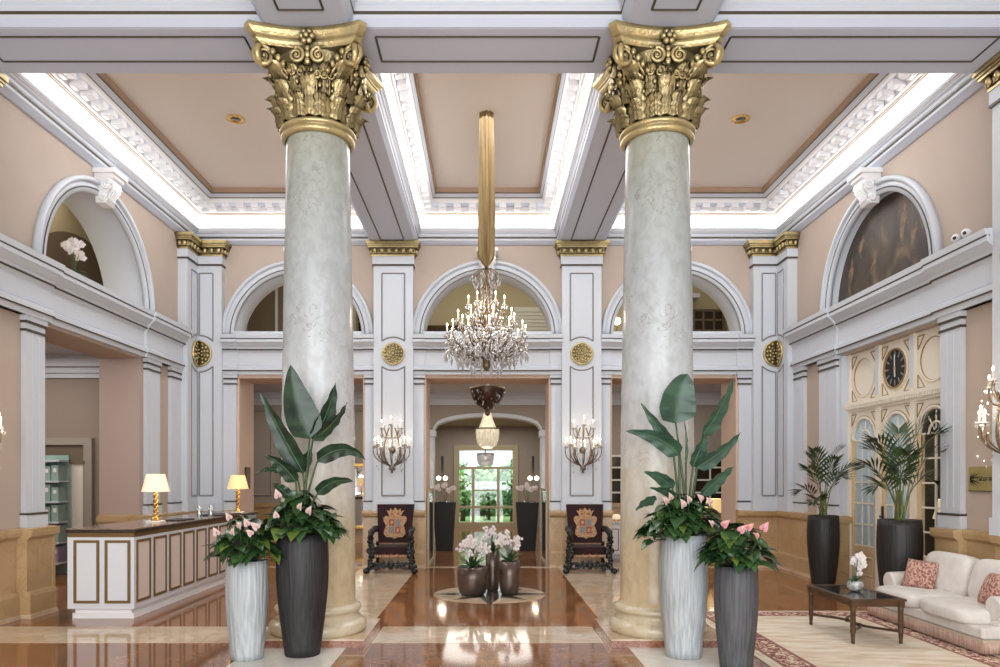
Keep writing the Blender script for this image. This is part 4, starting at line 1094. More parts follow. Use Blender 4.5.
def column(x, y, label):
    t = thing('marble_column', label, 'column', (x, y, 0), 0)
    q = MB(); q.box(-0.53, 0.53, -0.43, 0.60, 0.0, 0.066, 0)
    q.box(-0.535, 0.535, -0.435, 0.605, 0.066, 0.078, 1)
    q.build('plinth_step', [M['redstep'], M['cream']], t)
    q = MB()
    P = [(0.45, 0.078), (0.475, 0.10), (0.485, 0.145), (0.47, 0.185), (0.435, 0.205), (0.425, 0.215), (0.425, 0.222), (0.405, 0.24), (0.40, 0.265), (0.41, 0.285), (0.425, 0.29), (0.432, 0.31), (0.425, 0.335), (0.40, 0.345), (0.385, 0.36), (0.36, 0.39)]
    q.lathe(P, n=64); q.build('column_base', M['colbase'], t)
    q = MB()
    P = []
    for i in range(25):
        s = i / 24; P.append((0.368 - 0.058 * s ** 1.3 + 0.006 * sin(pi * s), 0.385 + (5.0 - 0.385) * s))
    P = [(0.385, 0.36), (0.378, 0.375)] + P
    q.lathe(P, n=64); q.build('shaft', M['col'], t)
    # capital
    rfn = lambda z: 0.332 + 0.02 * (z - 5.03) + 0.085 * max(0, (z - 5.42) / 0.33) ** 2
    q = MB()
    q.lathe([(0.31, 5.0), (0.325, 5.04)] + [(rfn(5.04 + 0.69 * i / 16), 5.04 + 0.69 * i / 16) for i in range(17)], n=48)
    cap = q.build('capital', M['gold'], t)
    q = MB()
    q.lathe([(0.32, 4.955), (0.345, 4.96), (0.36, 4.975), (0.365, 4.995), (0.35, 5.015), (0.352, 5.025), (0.372, 5.035), (0.378, 5.055), (0.365, 5.075), (0.33, 5.085)], n=64)
    q.build('neck_ring', M['gold'], cap)
    # abacus with hollow sides and cut corners
    def ab(hw, hol, cut):
        P = []
        for k in range(4):
            a = k * pi / 2
            for i in range(17):
                s = -1 + 2 * i / 16
                xx = s * (hw - cut); yy = -hw + cut * 0.0 + hol * (1 - s * s)
                yy = -(hw - hol * (1 - s * s))
                P.append((xx * cos(a) - yy * sin(a), xx * sin(a) + yy * cos(a)))
        return P
    q = MB()
    layers = [(0.475, 0.075, 0.05, 5.705), (0.50, 0.085, 0.05, 5.725), (0.515, 0.09, 0.05, 5.745), (0.515, 0.09, 0.05, 5.765), (0.535, 0.095, 0.052, 5.775), (0.535, 0.095, 0.052, 5.785), (0.555, 0.10, 0.055, 5.805), (0.575, 0.105, 0.058, 5.83), (0.575, 0.105, 0.058, 5.868)]
    vs = []; K = 17 * 4
    for hw, hol, cut, z in layers: vs += [(px, py, z) for px, py in ab(hw, hol, cut)]
    q.add(vs, [(j * K + i, j * K + (i + 1) % K, (j + 1) * K + (i + 1) % K, (j + 1) * K + i) for j in range(len(layers) - 1) for i in range(K)], 0, False)
    q.add(vs, [tuple(range(K))[::-1], tuple(range((len(layers) - 1) * K, len(layers) * K))], 0)
    q.build('abacus', M['gold'], cap)
    for k in range(12):
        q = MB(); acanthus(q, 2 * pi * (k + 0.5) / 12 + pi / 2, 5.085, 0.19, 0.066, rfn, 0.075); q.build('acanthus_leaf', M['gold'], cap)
    for k in range(8):
        q = MB(); acanthus(q, 2 * pi * k / 8 + pi / 2, 5.09, 0.35, 0.092, rfn, 0.11); q.build('acanthus_leaf', M['gold'], cap)
    for k in range(8):
        q = MB(); acanthus(q, 2 * pi * (k + 0.5) / 8 + pi / 2, 5.30, 0.24, 0.068, rfn, 0.10); q.build('acanthus_leaf', M['gold'], cap)
    for k in range(4):
        a = k * pi / 2
        ex = Vector((cos(a), sin(a), 0)); ey = Vector((sin(a), -cos(a), 0)); ez = Vector((0, 0, 1))
        for s in (-1, 1):
            q = MB()
            c = ex * (s * 0.415) + ey * 0.435 + ez * 5.615
            dirx = (ex * s * 0.85 + ey * 0.25).normalized()
            spiral(q, c, dirx, ez, 0.098, 2.1, 0.030, s=1, tail=ex * (s * 0.20) + ey * 0.36 + ez * 5.47)
            q.build('corner_volute', M['gold'], cap)
            q = MB()
            c = ex * (s * 0.105) + ey * 0.445 + ez * 5.615
            spiral(q, c, -ex * s, ez, 0.075, 1.9, 0.022, s=1, tail=ex * (s * 0.16) + ey * 0.37 + ez * 5.42)
            for i in range(4):
                q.ell(ex * s * (0.18 + 0.05 * i) + ey * (0.40 + 0.012 * i) + ez * (5.50 + 0.05 * i), (0.03, 0.03, 0.035), 7, 5)
            q.build('inner_scroll', M['gold'], cap)
        q = MB(); acanthus(q, a + pi / 4, 5.33, 0.25, 0.10, lambda z: rfn(z) + 0.25 * max(0, z - 5.36), 0.17); q.build('acanthus_leaf', M['gold'], cap)
        # curling tendrils and seed pods that crowd the upper bell
        q = MB(); rr_ = random.Random(k + int(x * 10))
        for i in range(9):
            b = (i - 4) * 0.165 + rr_.uniform(-.03, .03); zz = rr_.uniform(5.36, 5.52)
            dr = ex * sin(b) + ey * cos(b); tg = ex * cos(b) - ey * sin(b); sg = 1 if i % 2 else -1
            spiral(q, dr * (0.405 + 0.03 * rr_.random()) + ez * (zz + 0.06), tg * sg, ez, rr_.uniform(0.03, 0.05), 1.5, 0.015, n=18, tail=dr * 0.37 + ez * (zz - 0.12))
            q.ell(dr * 0.40 + tg * 0.03 + ez * (zz - 0.02), (0.02, 0.02, 0.03), 7, 5)
        q.build('tendril', M['gold'], cap)
        q = MB()
        c = ey * 0.475 + ez * 5.775
        for i in range(6):
            b = 2 * pi * i / 6
            q.ell(c + ex * 0.048 * cos(b) + ez * 0.05 * sin(b), (0.03, 0.03, 0.03), 8, 6)
        q.ell(c + ey * 0.02, 0.028, 8, 6)
        for i in range(3): q.ell(ey * 0.44 + ez * (5.68 - 0.06 * i), (0.03, 0.03, 0.04), 7, 5)
        q.build('rosette', M['gold'], cap)
    return t
column(-1.705, 7.26, 'tall pale marble column with gilded capital behind the charcoal planter, left of the chandelier')
column(1.71, 7.26, 'tall pale marble column with gilded capital behind the tall white planter, right of the chandelier')

# ------------------------------------------------------------------ crystal lights
def drop(mb, c, r=0.012, h=0.03):
    mb.octa((c[0], c[1], c[2] - h), r, h * 0.55, 0, h * 1.1)
def candle(parent, p, h=0.085, r=0.0115):
    q = MB(); q.lathe([(0.010, -0.01), (0.028, -0.004), (0.034, 0.006), (0.02, 0.006), (r, 0.004), (r, h), (0.0, h)], (0, 0, 0), 10)
    o = q.build('candle', M['candle'], parent, loc=p)
    q = MB(); q.lathe([(0.003, h), (0.010, h + 0.012), (0.011, h + 0.022), (0.006, h + 0.038), (0.0, h + 0.05)], (0, 0, 0), 8)
    q.build('flame', M['flame'], o)
def make_sconce(loc, rz, label):
    t = thing('wall_sconce', label, 'wall light', loc, rz, 'crystal candle sconces')
    q = MB()   # lyre back: two bowed stems, centre rod
    for s in (-1, 1):
        q.tube(bez3((0.02 * s, -0.05, -0.42), (0.22 * s, -0.06, -0.2), (0.12 * s, -0.06, 0.12), (0.05 * s, -0.06, 0.3), 14), 0.011, 6)
        q.tube(bez3((0.05 * s, -0.05, -0.38), (0.30 * s, -0.06, -0.15), (0.02 * s, -0.06, 0.05), (0.13 * s, -0.06, 0.26), 14), 0.009, 6)
    q.tube([(0, -0.05, -0.45), (0, -0.05, 0.34)], 0.008, 6)
    q.ell((0, -0.05, -0.44), (0.055, 0.05, 0.03), 10, 6); q.ell((0, -0.05, -0.49), (0.02, 0.02, 0.03), 8, 6)
    q.lathe([(0.0, 0), (0.06, 0), (0.05, 0.03), (0.0, 0.05)], mp=lambda x, y, z: (x, -z, y - 0.1), n=16)
    q.build('back_stem', M['sconce'], t)
    cr = MB()
    lower = [(-0.30, -0.10, -0.02), (-0.17, -0.22, -0.05), (0.0, -0.28, -0.06), (0.17, -0.22, -0.05), (0.30, -0.10, -0.02), (-0.235, -0.16, 0.01), (0.235, -0.16, 0.01)]
    upper = [(-0.17, -0.12, 0.31), (0.0, -0.2, 0.37), (0.17, -0.12, 0.31)]
    for p in lower + upper:
        q = MB(); lo = p in lower
        z0 = -0.38 if lo else 0.12
        a = Vector((p[0] * 0.15, -0.05, z0)); e = Vector(p)
        q.tube(bez3(a, a + Vector((p[0] * 0.55, p[1] * 0.4, 0.06 if lo else -0.02)), e + Vector((p[0] * 0.3, 0, -0.22 if lo else -0.16)), e, 10), 0.0085, 6)
        q.tube(bez(a + Vector((p[0] * .3, p[1] * .3, 0.04)), a + Vector((p[0] * 0.7, p[1] * 0.9, 0.16)), a + Vector((p[0] * 0.5, p[1] * .6, 0.22)), 6), 0.006, 5)
        q.build('arm', M['sconce'], t)
        candle(t, p)
        for i in range(6):
            b = 2 * pi * i / 6
            drop(cr, (e.x + 0.036 * cos(b), e.y + 0.036 * sin(b), e.z + 0.0), 0.010, 0.028)
    for i in range(60):
        s = random.choice((-1, 1)); z = random.uniform(-0.46, 0.26)
        w_ = 0.20 if z > 0 else 0.28
        drop(cr, (s * random.uniform(0.02, w_), -random.uniform(0.05, 0.24), z), random.uniform(0.007, 0.013), random.uniform(0.02, 0.035))
    o = cr.build('crystal_drop', M['crystal'], t); o['kind'] = 'stuff'
    return t
SC0 = make_sconce((-1.715, YB - 0.18, 2.22), 0, 'crystal candle sconce on the white pilaster above the left carved chair')
dup(SC0, (1.715, YB - 0.18, 2.22), 0, 'crystal candle sconce on the white pilaster above the right carved chair')
dup(SC0, (XW - 0.18, 7.15, 2.22), -pi / 2, 'crystal candle sconce on the near right-hand wall, cut by the frame edge')
dup(SC0, (-XW + 0.18, 7.22, 2.16), pi / 2, 'crystal candle sconce on the near left-hand wall, cut by the frame edge')

ch = thing('chandelier', 'large crystal chandelier of many candle bulbs hanging on a gold satin sleeve', 'chandelier', (-0.015, 10.0, 0))
q = MB()
P = []
for i in range(40):
    z = ZC - 2.14 * i / 39
    s = i / 39
    r = 0.082 + 0.02 * min(1, s * 1.6)
    if s > 0.92: r *= max(0.12, 1 - ((s - 0.92) / 0.08) ** 1.6 * 0.88)
    P.append((r, z))
q.lathe(P, n=64, rmod=lambda a, z: 1 + 0.17 * cos(9 * a + 1.2 * z) + 0.05 * cos(4 * a - z))
q.build('satin_sleeve', M['sleeve'], ch)
q = MB()
q.tube([(0, 0, 4.62), (0, 0, 3.15)], 0.02, 8)
q.lathe([(0.02, 3.1), (0.05, 3.14), (0.06, 3.2), (0.035, 3.27), (0.025, 3.35), (0.04, 3.45), (0.045, 3.52), (0.03, 3.6), (0.022, 3.75), (0.05, 3.85), (0.055, 3.92), (0.02, 4.0), (0.02, 4.2), (0.06, 4.26), (0.03, 4.34), (0.02, 4.5)], n=16)
q.build('stem', M['sconce'], ch)
crys = MB()
def arm(parent, a, r0, z0, r1, z1, sag, rad=0.011):
    d = Vector((cos(a), sin(a), 0))
    q = MB()
    pts = bez3(d * r0 + Vector((0, 0, z0)), d * (r0 + (r1 - r0) * .5) + Vector((0, 0, z0 - sag)), d * r1 * 1.08 + Vector((0, 0, z1 - sag * 1.1)), d * r1 + Vector((0, 0, z1)), 12)
    q.tube(pts, rad, 6)
    q.tube(bez(pts[4], pts[4] + d * 0.05 + Vector((0, 0, 0.12)), pts[4] - d * 0.05 + Vector((0, 0, 0.13)), 6), rad * .6, 5)
    q.build('arm', M['sconce'], parent)
    for p in pts[2::2]:
        drop(crys, p - Vector((0, 0, 0.01)), 0.013, 0.035)
    return d * r1 + Vector((0, 0, z1))
for n_, r1, z1, z0, sag, ph in ((12, 0.545, 3.62, 3.42, 0.16, 0.13), (8, 0.40, 3.80, 3.55, 0.12, 0.3), (6, 0.25, 4.02, 3.75, 0.10, 0.0)):
    for i in range(n_):
        a = 2 * pi * (i + ph) / n_
        p = arm(ch, a, 0.05, z0, r1, z1, sag)
        candle(ch, p, 0.09, 0.012)
        for k in range(8):
            b = 2 * pi * k / 8; drop(crys, p + Vector((0.04 * cos(b), 0.04 * sin(b), 0.0)), 0.011, 0.035)
# crown basket of curved ribs
for i in range(10):
    a = 2 * pi * i / 10; d = Vector((cos(a), sin(a), 0))
    q = MB()
    q.tube(bez3(d * 0.02 + Vector((0, 0, 4.52)), d * 0.16 + Vector((0, 0, 4.50)), d * 0.20 + Vector((0, 0, 4.42)), d * 0.215 + Vector((0, 0, 4.36)), 8), 0.008, 5)
    q.tube(bez3(d * 0.21 + Vector((0, 0, 4.38)), d * 0.08 + Vector((0, 0, 4.3)), d * 0.09 + Vector((0, 0, 4.1)), d * 0.19 + Vector((0, 0, 3.95)), 10), 0.007, 5)
    q.build('crown_rib', M['sconce'], ch)
    for k in range(5):
        drop(crys, d * (0.22 - 0.02 * k) + Vector((random.uniform(-.02, .02), random.uniform(-.02, .02), 4.42 - 0.03 * k)), 0.014, 0.04)
    for k in range(8):
        s = k / 7; drop(crys, d * (0.06 + 0.15 * abs(s - 0.45)) + Vector((0, 0, 4.34 - 0.42 * s)), 0.011, 0.03)
# body of drops: a shallow bowl, dense, thinning downwards
random.seed(21)
for i in range(1250):
    a = random.uniform(0, 2 * pi); z = random.uniform(3.22, 3.62)
    rmax = 0.58 * sqrt(max(0.05, min(1, (z - 3.08) / 0.30)))
    r = rmax * random.uniform(0.45, 1.0)
    drop(crys, (r * cos(a), r * sin(a), z), random.uniform(0.008, 0.015), random.uniform(0.02, 0.042))
for i in range(150):
    a = random.uniform(0, 2 * pi); z = random.uniform(3.6, 3.95); r = random.uniform(0.08, 0.34)
    drop(crys, (r * cos(a), r * sin(a), z), random.uniform(0.008, 0.014), random.uniform(0.022, 0.04))
o = crys.build('crystal_drop', M['crystal'], ch); o['kind'] = 'stuff'
for i in range(24):
    a = 2 * pi * i / 24
    q = MB(); q.octa((0, 0, -0.07), 0.02, 0.04, 0, 0.09); q.ell((0, 0, -0.015), 0.012, 6, 4)
    q.build('pendant', M['crystal'], ch, loc=(0.575 * cos(a), 0.575 * sin(a), 3.36 + 0.02 * (i % 2)))
for i in range(16):
    a = 2 * pi * (i + .5) / 16
    q = MB(); q.octa((0, 0, -0.07), 0.02, 0.04, 0, 0.09); q.ell((0, 0, -0.015), 0.012, 6, 4)
    q.build('pendant', M['crystal'], ch, loc=(0.40 * cos(a), 0.40 * sin(a), 3.26))
for i in range(10):
    a = 2 * pi * i / 10
    q = MB(); q.octa((0, 0, -0.07), 0.02, 0.04, 0, 0.09)
    q.build('pendant', M['crystal'], ch, loc=(0.2 * cos(a), 0.2 * sin(a), 3.17))
q = MB()
for i in range(30):       # dark scrolled branches that show between the drops
    a = 2 * pi * i / 30; d = Vector((cos(a), sin(a), 0))
    q.tube(bez3(d * 0.06 + Vector((0, 0, 3.3)), d * 0.3 + Vector((0, 0, 3.22)), d * 0.5 + Vector((0, 0, 3.32)), d * random.uniform(0.5, 0.6) + Vector((0, 0, random.uniform(3.4, 3.5))), 8), 0.008, 5)
q.build('scroll_branch', M['sconce'], ch)

# hall lanterns
def lantern(loc, label, prof, top, cat='ceiling light', mm='lantern', ringz=None):
    t = thing('hall_lantern', label, cat, loc)
    q = MB(); q.tube([(0, 0, top), (0, 0, prof[0][1])], 0.012, 6); q.lathe([(0.0, top), (0.09, top - 0.005), (0.05, top - 0.05), (0.0, top - 0.06)], n=16); q.build('hanging_rod', M['sconce'], t)
    q = MB(); q.lathe(prof, n=28, rmod=lambda a, z: 1 + 0.035 * cos(14 * a)); q.build('beaded_bowl', M[mm], t)
    q = MB()
    for rr, z in ringz or []:
        q.lathe([(rr, z - 0.015), (rr + 0.012, z), (rr, z + 0.015), (rr - 0.01, z)], n=28)
    q.build('metal_ring', M['sconce'], t)
    return t
b = MB(); 
lt = thing('bowl_light', 'dark bronze crystal bowl light close to the hall ceiling', 'ceiling light', (0.0, 15.2, 0))
q = MB(); q.lathe([(0.0, 3.745), (0.14, 3.74), (0.10, 3.70), (0.03, 3.68), (0.03, 3.5)], n=20); q.build('ceiling_rose', M['white2'], lt)
q = MB(); q.lathe([(0.355, 3.50), (0.35, 3.46), (0.30, 3.30), (0.20, 3.16), (0.10, 3.08), (0.03, 3.05)], n=30, rmod=lambda a, z: 1 + 0.06 * cos(15 * a)); q.build('crystal_bowl', M['bronze'], lt)
q = MB(); q.lathe([(0.36, 3.47), (0.38, 3.50), (0.37, 3.525), (0.34, 3.52)], n=30); q.lathe([(0.03, 3.06), (0.07, 3.02), (0.05, 2.96), (0.0, 2.92)], n=14)
q.build('bronze_rim', M['sconce'], lt)
q = MB()
for i in range(70):
    a = random.uniform(0, 2 * pi); z = random.uniform(3.1, 3.48); r = 0.06 + 0.31 * ((z - 3.06) / 0.44) ** .6
    drop(q, (r * cos(a) * 1.03, r * sin(a) * 1.03, z), 0.022, 0.04)
o = q.build('crystal_drop', M['crystal'], lt); o['kind'] = 'stuff'
lantern((0.0, 16.9, 0), 'bead-hung lantern glowing under the hall arch', [(0.05, 3.22), (0.08, 3.16), (0.13, 2.98), (0.20, 2.80), (0.262, 2.78), (0.268, 2.68), (0.25, 2.52), (0.20, 2.38), (0.10, 2.32), (0.02, 2.31)], 3.75, ringz=((0.275, 2.78), (0.06, 3.2)))
lantern((-0.06, 20.0, 0), 'small bead-hung lantern seen against the far window', [(0.20, 2.30), (0.235, 2.29), (0.23, 2.15), (0.20, 2.02), (0.10, 1.96), (0.02, 1.95)], 3.35, mm='crystal', ringz=((0.24, 2.30), (0.10, 2.5)))

# globe wall lights on the hall piers
def globe_light(loc, label):
    t = thing('globe_wall_light', label, 'wall light', loc, 0, 'paired globe lights')
    q = MB(); q.box(-0.03, 0.03, -0.02, 0.06, -0.1, 0.55); q.tube([(-0.09, -0.10, 0.03), (0, -0.06, 0.06), (0.09, -0.10, 0.03)], 0.01, 6); q.build('bracket', M['black'], t)
    for s in (-1, 1):
        q = MB(); q.ell((s * 0.085, -0.11, 0.0), 0.06, 14, 10); q.build('globe', M['globe'], t)
globe_light((-1.12, HY1 - 0.16, 1.62), 'pair of small lit globes on the left pier of the hall arch')
globe_light((1.13, HY1 - 0.16, 1.62), 'pair of small lit globes on the right pier of the hall arch')
# gilt mirrors on the passage walls, and one between column and chair
def gilt_mirror(pts_fn, w_, h_, loc, rz, label):
    t = thing('gilt_mirror', label, 'mirror', loc, rz)
    q = MB(); q.box(-w_ / 2, w_ / 2, -0.02, 0, 0, h_); q.build('mirror_glass', M['mirror'], t)
    q = MB()
    for a in ((-w_ / 2 - 0.09, -w_ / 2, 0, h_), (w_ / 2, w_ / 2 + 0.09, 0, h_), (-w_ / 2 - .09, w_ / 2 + .09, h_, h_ + .09), (-w_ / 2 - .09, w_ / 2 + .09, -.09, 0)):
        q.box(a[0], a[1], -0.06, 0, a[2], a[3])
    q.build('gilt_frame', M['goldp'], t, bevel=0.015)
gilt_mirror(None, 0.9, 1.7, (-1.94, 19.4, 0.9), pi / 2, 'tall gilt-framed mirror on the left side of the passage')
gilt_mirror(None, 0.9, 1.7, (1.94, 19.4, 0.9), -pi / 2, 'tall gilt-framed mirror on the right side of the passage')
gilt_mirror(None, 0.5, 1.45, (-3.22, HY1 - 0.10, 0.45), 0, 'gilt-framed mirror in the hall, seen in the slit beside the left column')

# pictures in the gallery
pc_ = thing('landscape_painting', 'dark landscape painting in a black frame behind the middle arch', 'painting', (-0.78, GY, 4.25))
q = MB(); q.box(-0.62, 0.66, -0.03, 0, 0, 0.78); q.build('canvas', M['paintB'], pc_)
q = MB()
for a in ((-0.72, -0.62, 0, 0.88), (0.66, 0.76, 0, 0.88), (-0.72, 0.76, 0.78, 0.88), (-0.72, 0.76, -0.06, 0.02)): q.box(a[0], a[1], -0.06, 0, a[2], a[3])
q.build('picture_frame', M['dwood'], pc_)
for x, z, l in ((2.93, 5.15, 'lit shaded wall lamp in the gallery, left part of the right arch'), (-2.62, 5.0, 'small lit wall lamp in the gallery, right edge of the left arch')):
    t = thing('gallery_lamp', l, 'wall light', (x, GY - 0.14, z))
    q = MB(); q.tube([(0, 0, -0.15), (0, -0.14, -0.18), (0, -0.18, -0.06)], 0.012, 6); q.build('bracket', M['goldp'], t)
    q = MB(); q.ell((0, -0.18, 0.02), 0.09 if x > 0 else 0.06, 14, 10); q.build('globe', M['globe'], t)

# ------------------------------------------------------------------ reception counter
cy0, cy1, cx0, cx1 = 8.23, 12.55, -4.80, -4.04
ct = thing('reception_counter', 'long white reception counter with bronze-lined panels and dark stone top', 'counter', ((cx0 + cx1) / 2, cy0, 0))
ox, oy = (cx0 + cx1) / 2, cy0
hx_ = (cx1 - cx0) / 2; L_ = cy1 - cy0
q = MB(); q.box(-hx_, hx_, 0, L_, 0.115, 0.945, 0); q.build('counter_body', [M['cwhite']], ct)
q = MB(); q.box(-hx_ + 0.06, hx_ - 0.05, 0.05, L_, 0.0, 0.115, 0); q.box(-hx_ + 0.04, hx_ - 0.02, 0.03, L_, 0.0, 0.06, 0); q.build('plinth', M['white2'], ct)
q = MB(); q.box(-hx_ + 0.008, hx_ + 0.004, -0.006, L_, 0.935, 0.985, 0); q.build('gilt_frieze', M['cgold'], ct)
q = MB(); q.box(-hx_ - 0.005, hx_ + 0.03, -0.03, L_ + 0.02, 0.985, 1.022, 0); q.build('edge_band', M['cdark'], ct)
q = MB(); q.box(-hx_ - 0.0, hx_ + 0.025, -0.026, L_ + 0.015, 1.021, 1.035, 0); q.build('counter_top', M['countert'], ct, bevel=0.004)
for k in range(2):
    u = -hx_ + 0.075 + k * 0.355
    q = MB(); q.box(u + 0.03, u + 0.26, -0.006, 0, 0.21, 0.87, 0)
    pnl = q.build('end_panel', M['cwhite'], ct)
    q = MB()
    for a in ((u, u + 0.03, 0.18, 0.90), (u + 0.26, u + 0.29, 0.18, 0.90), (u + .03, u + 0.26, 0.18, 0.21), (u + .03, u + 0.26, 0.87, 0.90)): q.box(a[0], a[1], -0.014, 0, a[2], a[3])
    q.build('bronze_moulding', M['cgold'], pnl)
npan = 10
for k in range(npan):
    v = 0.05 + (L_ - 0.05) * k / npan; v1 = v + (L_ - 0.05) / npan - 0.09
    q = MB(); q.box(hx_, hx_ + 0.006, v + 0.03, v1 - 0.03, 0.21, 0.87, 0)
    pnl = q.build('front_panel', M['cpeach'], ct)
    q = MB()
    for a in ((v, v + 0.025, 0.18, 0.90), (v1 - 0.025, v1, 0.18, 0.90), (v + .025, v1 - .025, 0.18, 0.21), (v + .025, v1 - .025, 0.87, 0.90)): q.box(hx_, hx_ + 0.014, a[0], a[1], a[2], a[3])
    q.build('bronze_moulding', M['cgold'], pnl)

def table_lamp(loc, label, mm, sc=1.0, group=None, tall=0.42):
    t = thing('table_lamp', label, 'lamp', loc, 0, group); t.scale = (sc, sc, sc)
    q = MB(); q.box(-0.09, 0.09, -0.09, 0.09, 0, 0.02); q.build('foot_plate', M['white2'], t, bevel=0.004)
    q = MB(); q.lathe([(0.06, 0.02), (0.05, 0.05), (0.03, 0.07), (0.02, 0.09)], n=18)
    for ph in (0, pi):     # two strands twisted round each other
        pts = [(0.02 * cos(ph + i * 0.42), 0.02 * sin(ph + i * 0.42), 0.07 + (tall - 0.07) * i / 40) for i in range(41)]
        q.tube(pts, [0.017 * (1 - 0.3 * i / 40) for i in range(41)], 7)
    q.build('twisted_stem', M['goldp'], t)
    q = MB(); q.lathe([(0.17, tall - 0.02), (0.112, tall + 0.21)], n=60, rmod=lambda a, z: 1 + 0.012 * cos(30 * a)); q.lathe([(0.165, tall - 0.015), (0.108, tall + 0.205)], n=30)
    q.build('lamp_shade', M[mm], t)
    q = MB(); q.ell((0, 0, tall + 0.07), 0.03, 10, 8); q.build('bulb', M['globe'], t)
    return t
table_lamp((-4.34, 9.42, 1.035), 'lit table lamp with twisted gold stem on the near half of the reception counter', 'shadew', 1.0, 'counter lamps')
table_lamp((-4.16, 12.0, 1.035), 'lit table lamp with twisted gold stem near the far end of the reception counter', 'shade', 1.0, 'counter lamps')
for y, l, w_, d_ in ((9.85, 'thin black leather desk pad beside the near counter lamp', 0.26, 0.42), (11.35, 'thin dark leather folder lying before the far counter lamp', 0.42, 0.75)):
    q = MB(); q.box(-w_ / 2, w_ / 2, -d_ / 2, d_ / 2, 0.0, 0.016)
    o = q.build('desk_pad', M['blackt'], None, bevel=0.004, loc=(-4.22, y, 1.0352)); tag(o, l, 'desk pad')
for i, (x, y) in enumerate(((-4.22, 10.55), (-4.14, 10.78))):
    q = MB(); q.lathe([(0.0, 0.004), (0.04, 0.0), (0.045, 0.01), (0.052, 0.17), (0.049, 0.17), (0.042, 0.014), (0, 0.012)], n=20)
    o = q.build('glass_tumbler', M['clear'], None, loc=(x, y, 1.0352))
    tag(o, ('clear glass tumbler on the counter, the one nearer the near lamp', 'clear glass tumbler on the counter, the one nearer the far lamp')[i], 'glass', 'glasses on the counter')

# shelves seen through the office doorway
sh_ = thing('file_shelf', 'tall shelf of pale green files behind the counter at the office doorway', 'shelf', (-7.09, 12.0, 0))
shx = -6.55
q = MB(); q.box(-0.45, -0.42, -0.12, 0.16, 0, 2.0); q.box(-0.42, 0.02, 0.15, 0.17, 0, 2.0); q.build('shelf_back', M['teal'], sh_)
for k in range(6):
    q = MB(); z = 0.20 + 0.34 * k
    q.box(-0.415, 0.02, -0.12, 0.148, z - 0.012, z + 0.012)
    for i in range(14): q.ell((-0.40 + 0.03 * i, -0.12, z - 0.012), (0.013, 0.01, 0.016), 6, 4)
    q.build('shelf_board', M['white'], sh_)
random.seed(5)
for k in range(5):
    for i in range(3):
        z = 0.20 + 0.34 * k + 0.014
        q = MB(); hgt = random.uniform(0.22, 0.28); q.box(0, 0.115, -0.02, 0.2, 0, hgt); q.box(0.03, 0.085, -0.024, -0.02, hgt * .55, hgt * .8, 1)
        o = q.build('box_file', [M['lilac' if (k == 0 and i > 0) else 'teal'], M['white2']], None, loc=(-7.09 - 0.395 + 0.135 * i, 12.0 - 0.07, z))
        pos = ('left', 'middle', 'right')[i]; row = ('bottom', 'second lowest', 'middle', 'second highest', 'topmost')[k]
        tag(o, '%s box file at the %s of the %s office shelf' % ('lilac' if (k == 0 and i > 0) else 'pale green', pos, row), 'file', 'box files in the office')

# framed notice on the side of the left opening
nf = thing('framed_notice', 'small framed notice on the apricot reveal above the far counter lamp', 'picture', (-4.525, 13.55, 1.62))
q = MB(); q.box(0, 0.02, -0.13, 0.13, -0.2, 0.2); q.build('picture_frame', M['dwood'], nf)
q = MB(); q.box(0.02, 0.024, -0.10, 0.10, -0.17, 0.17); q.build('picture', M['galbrown'], nf)

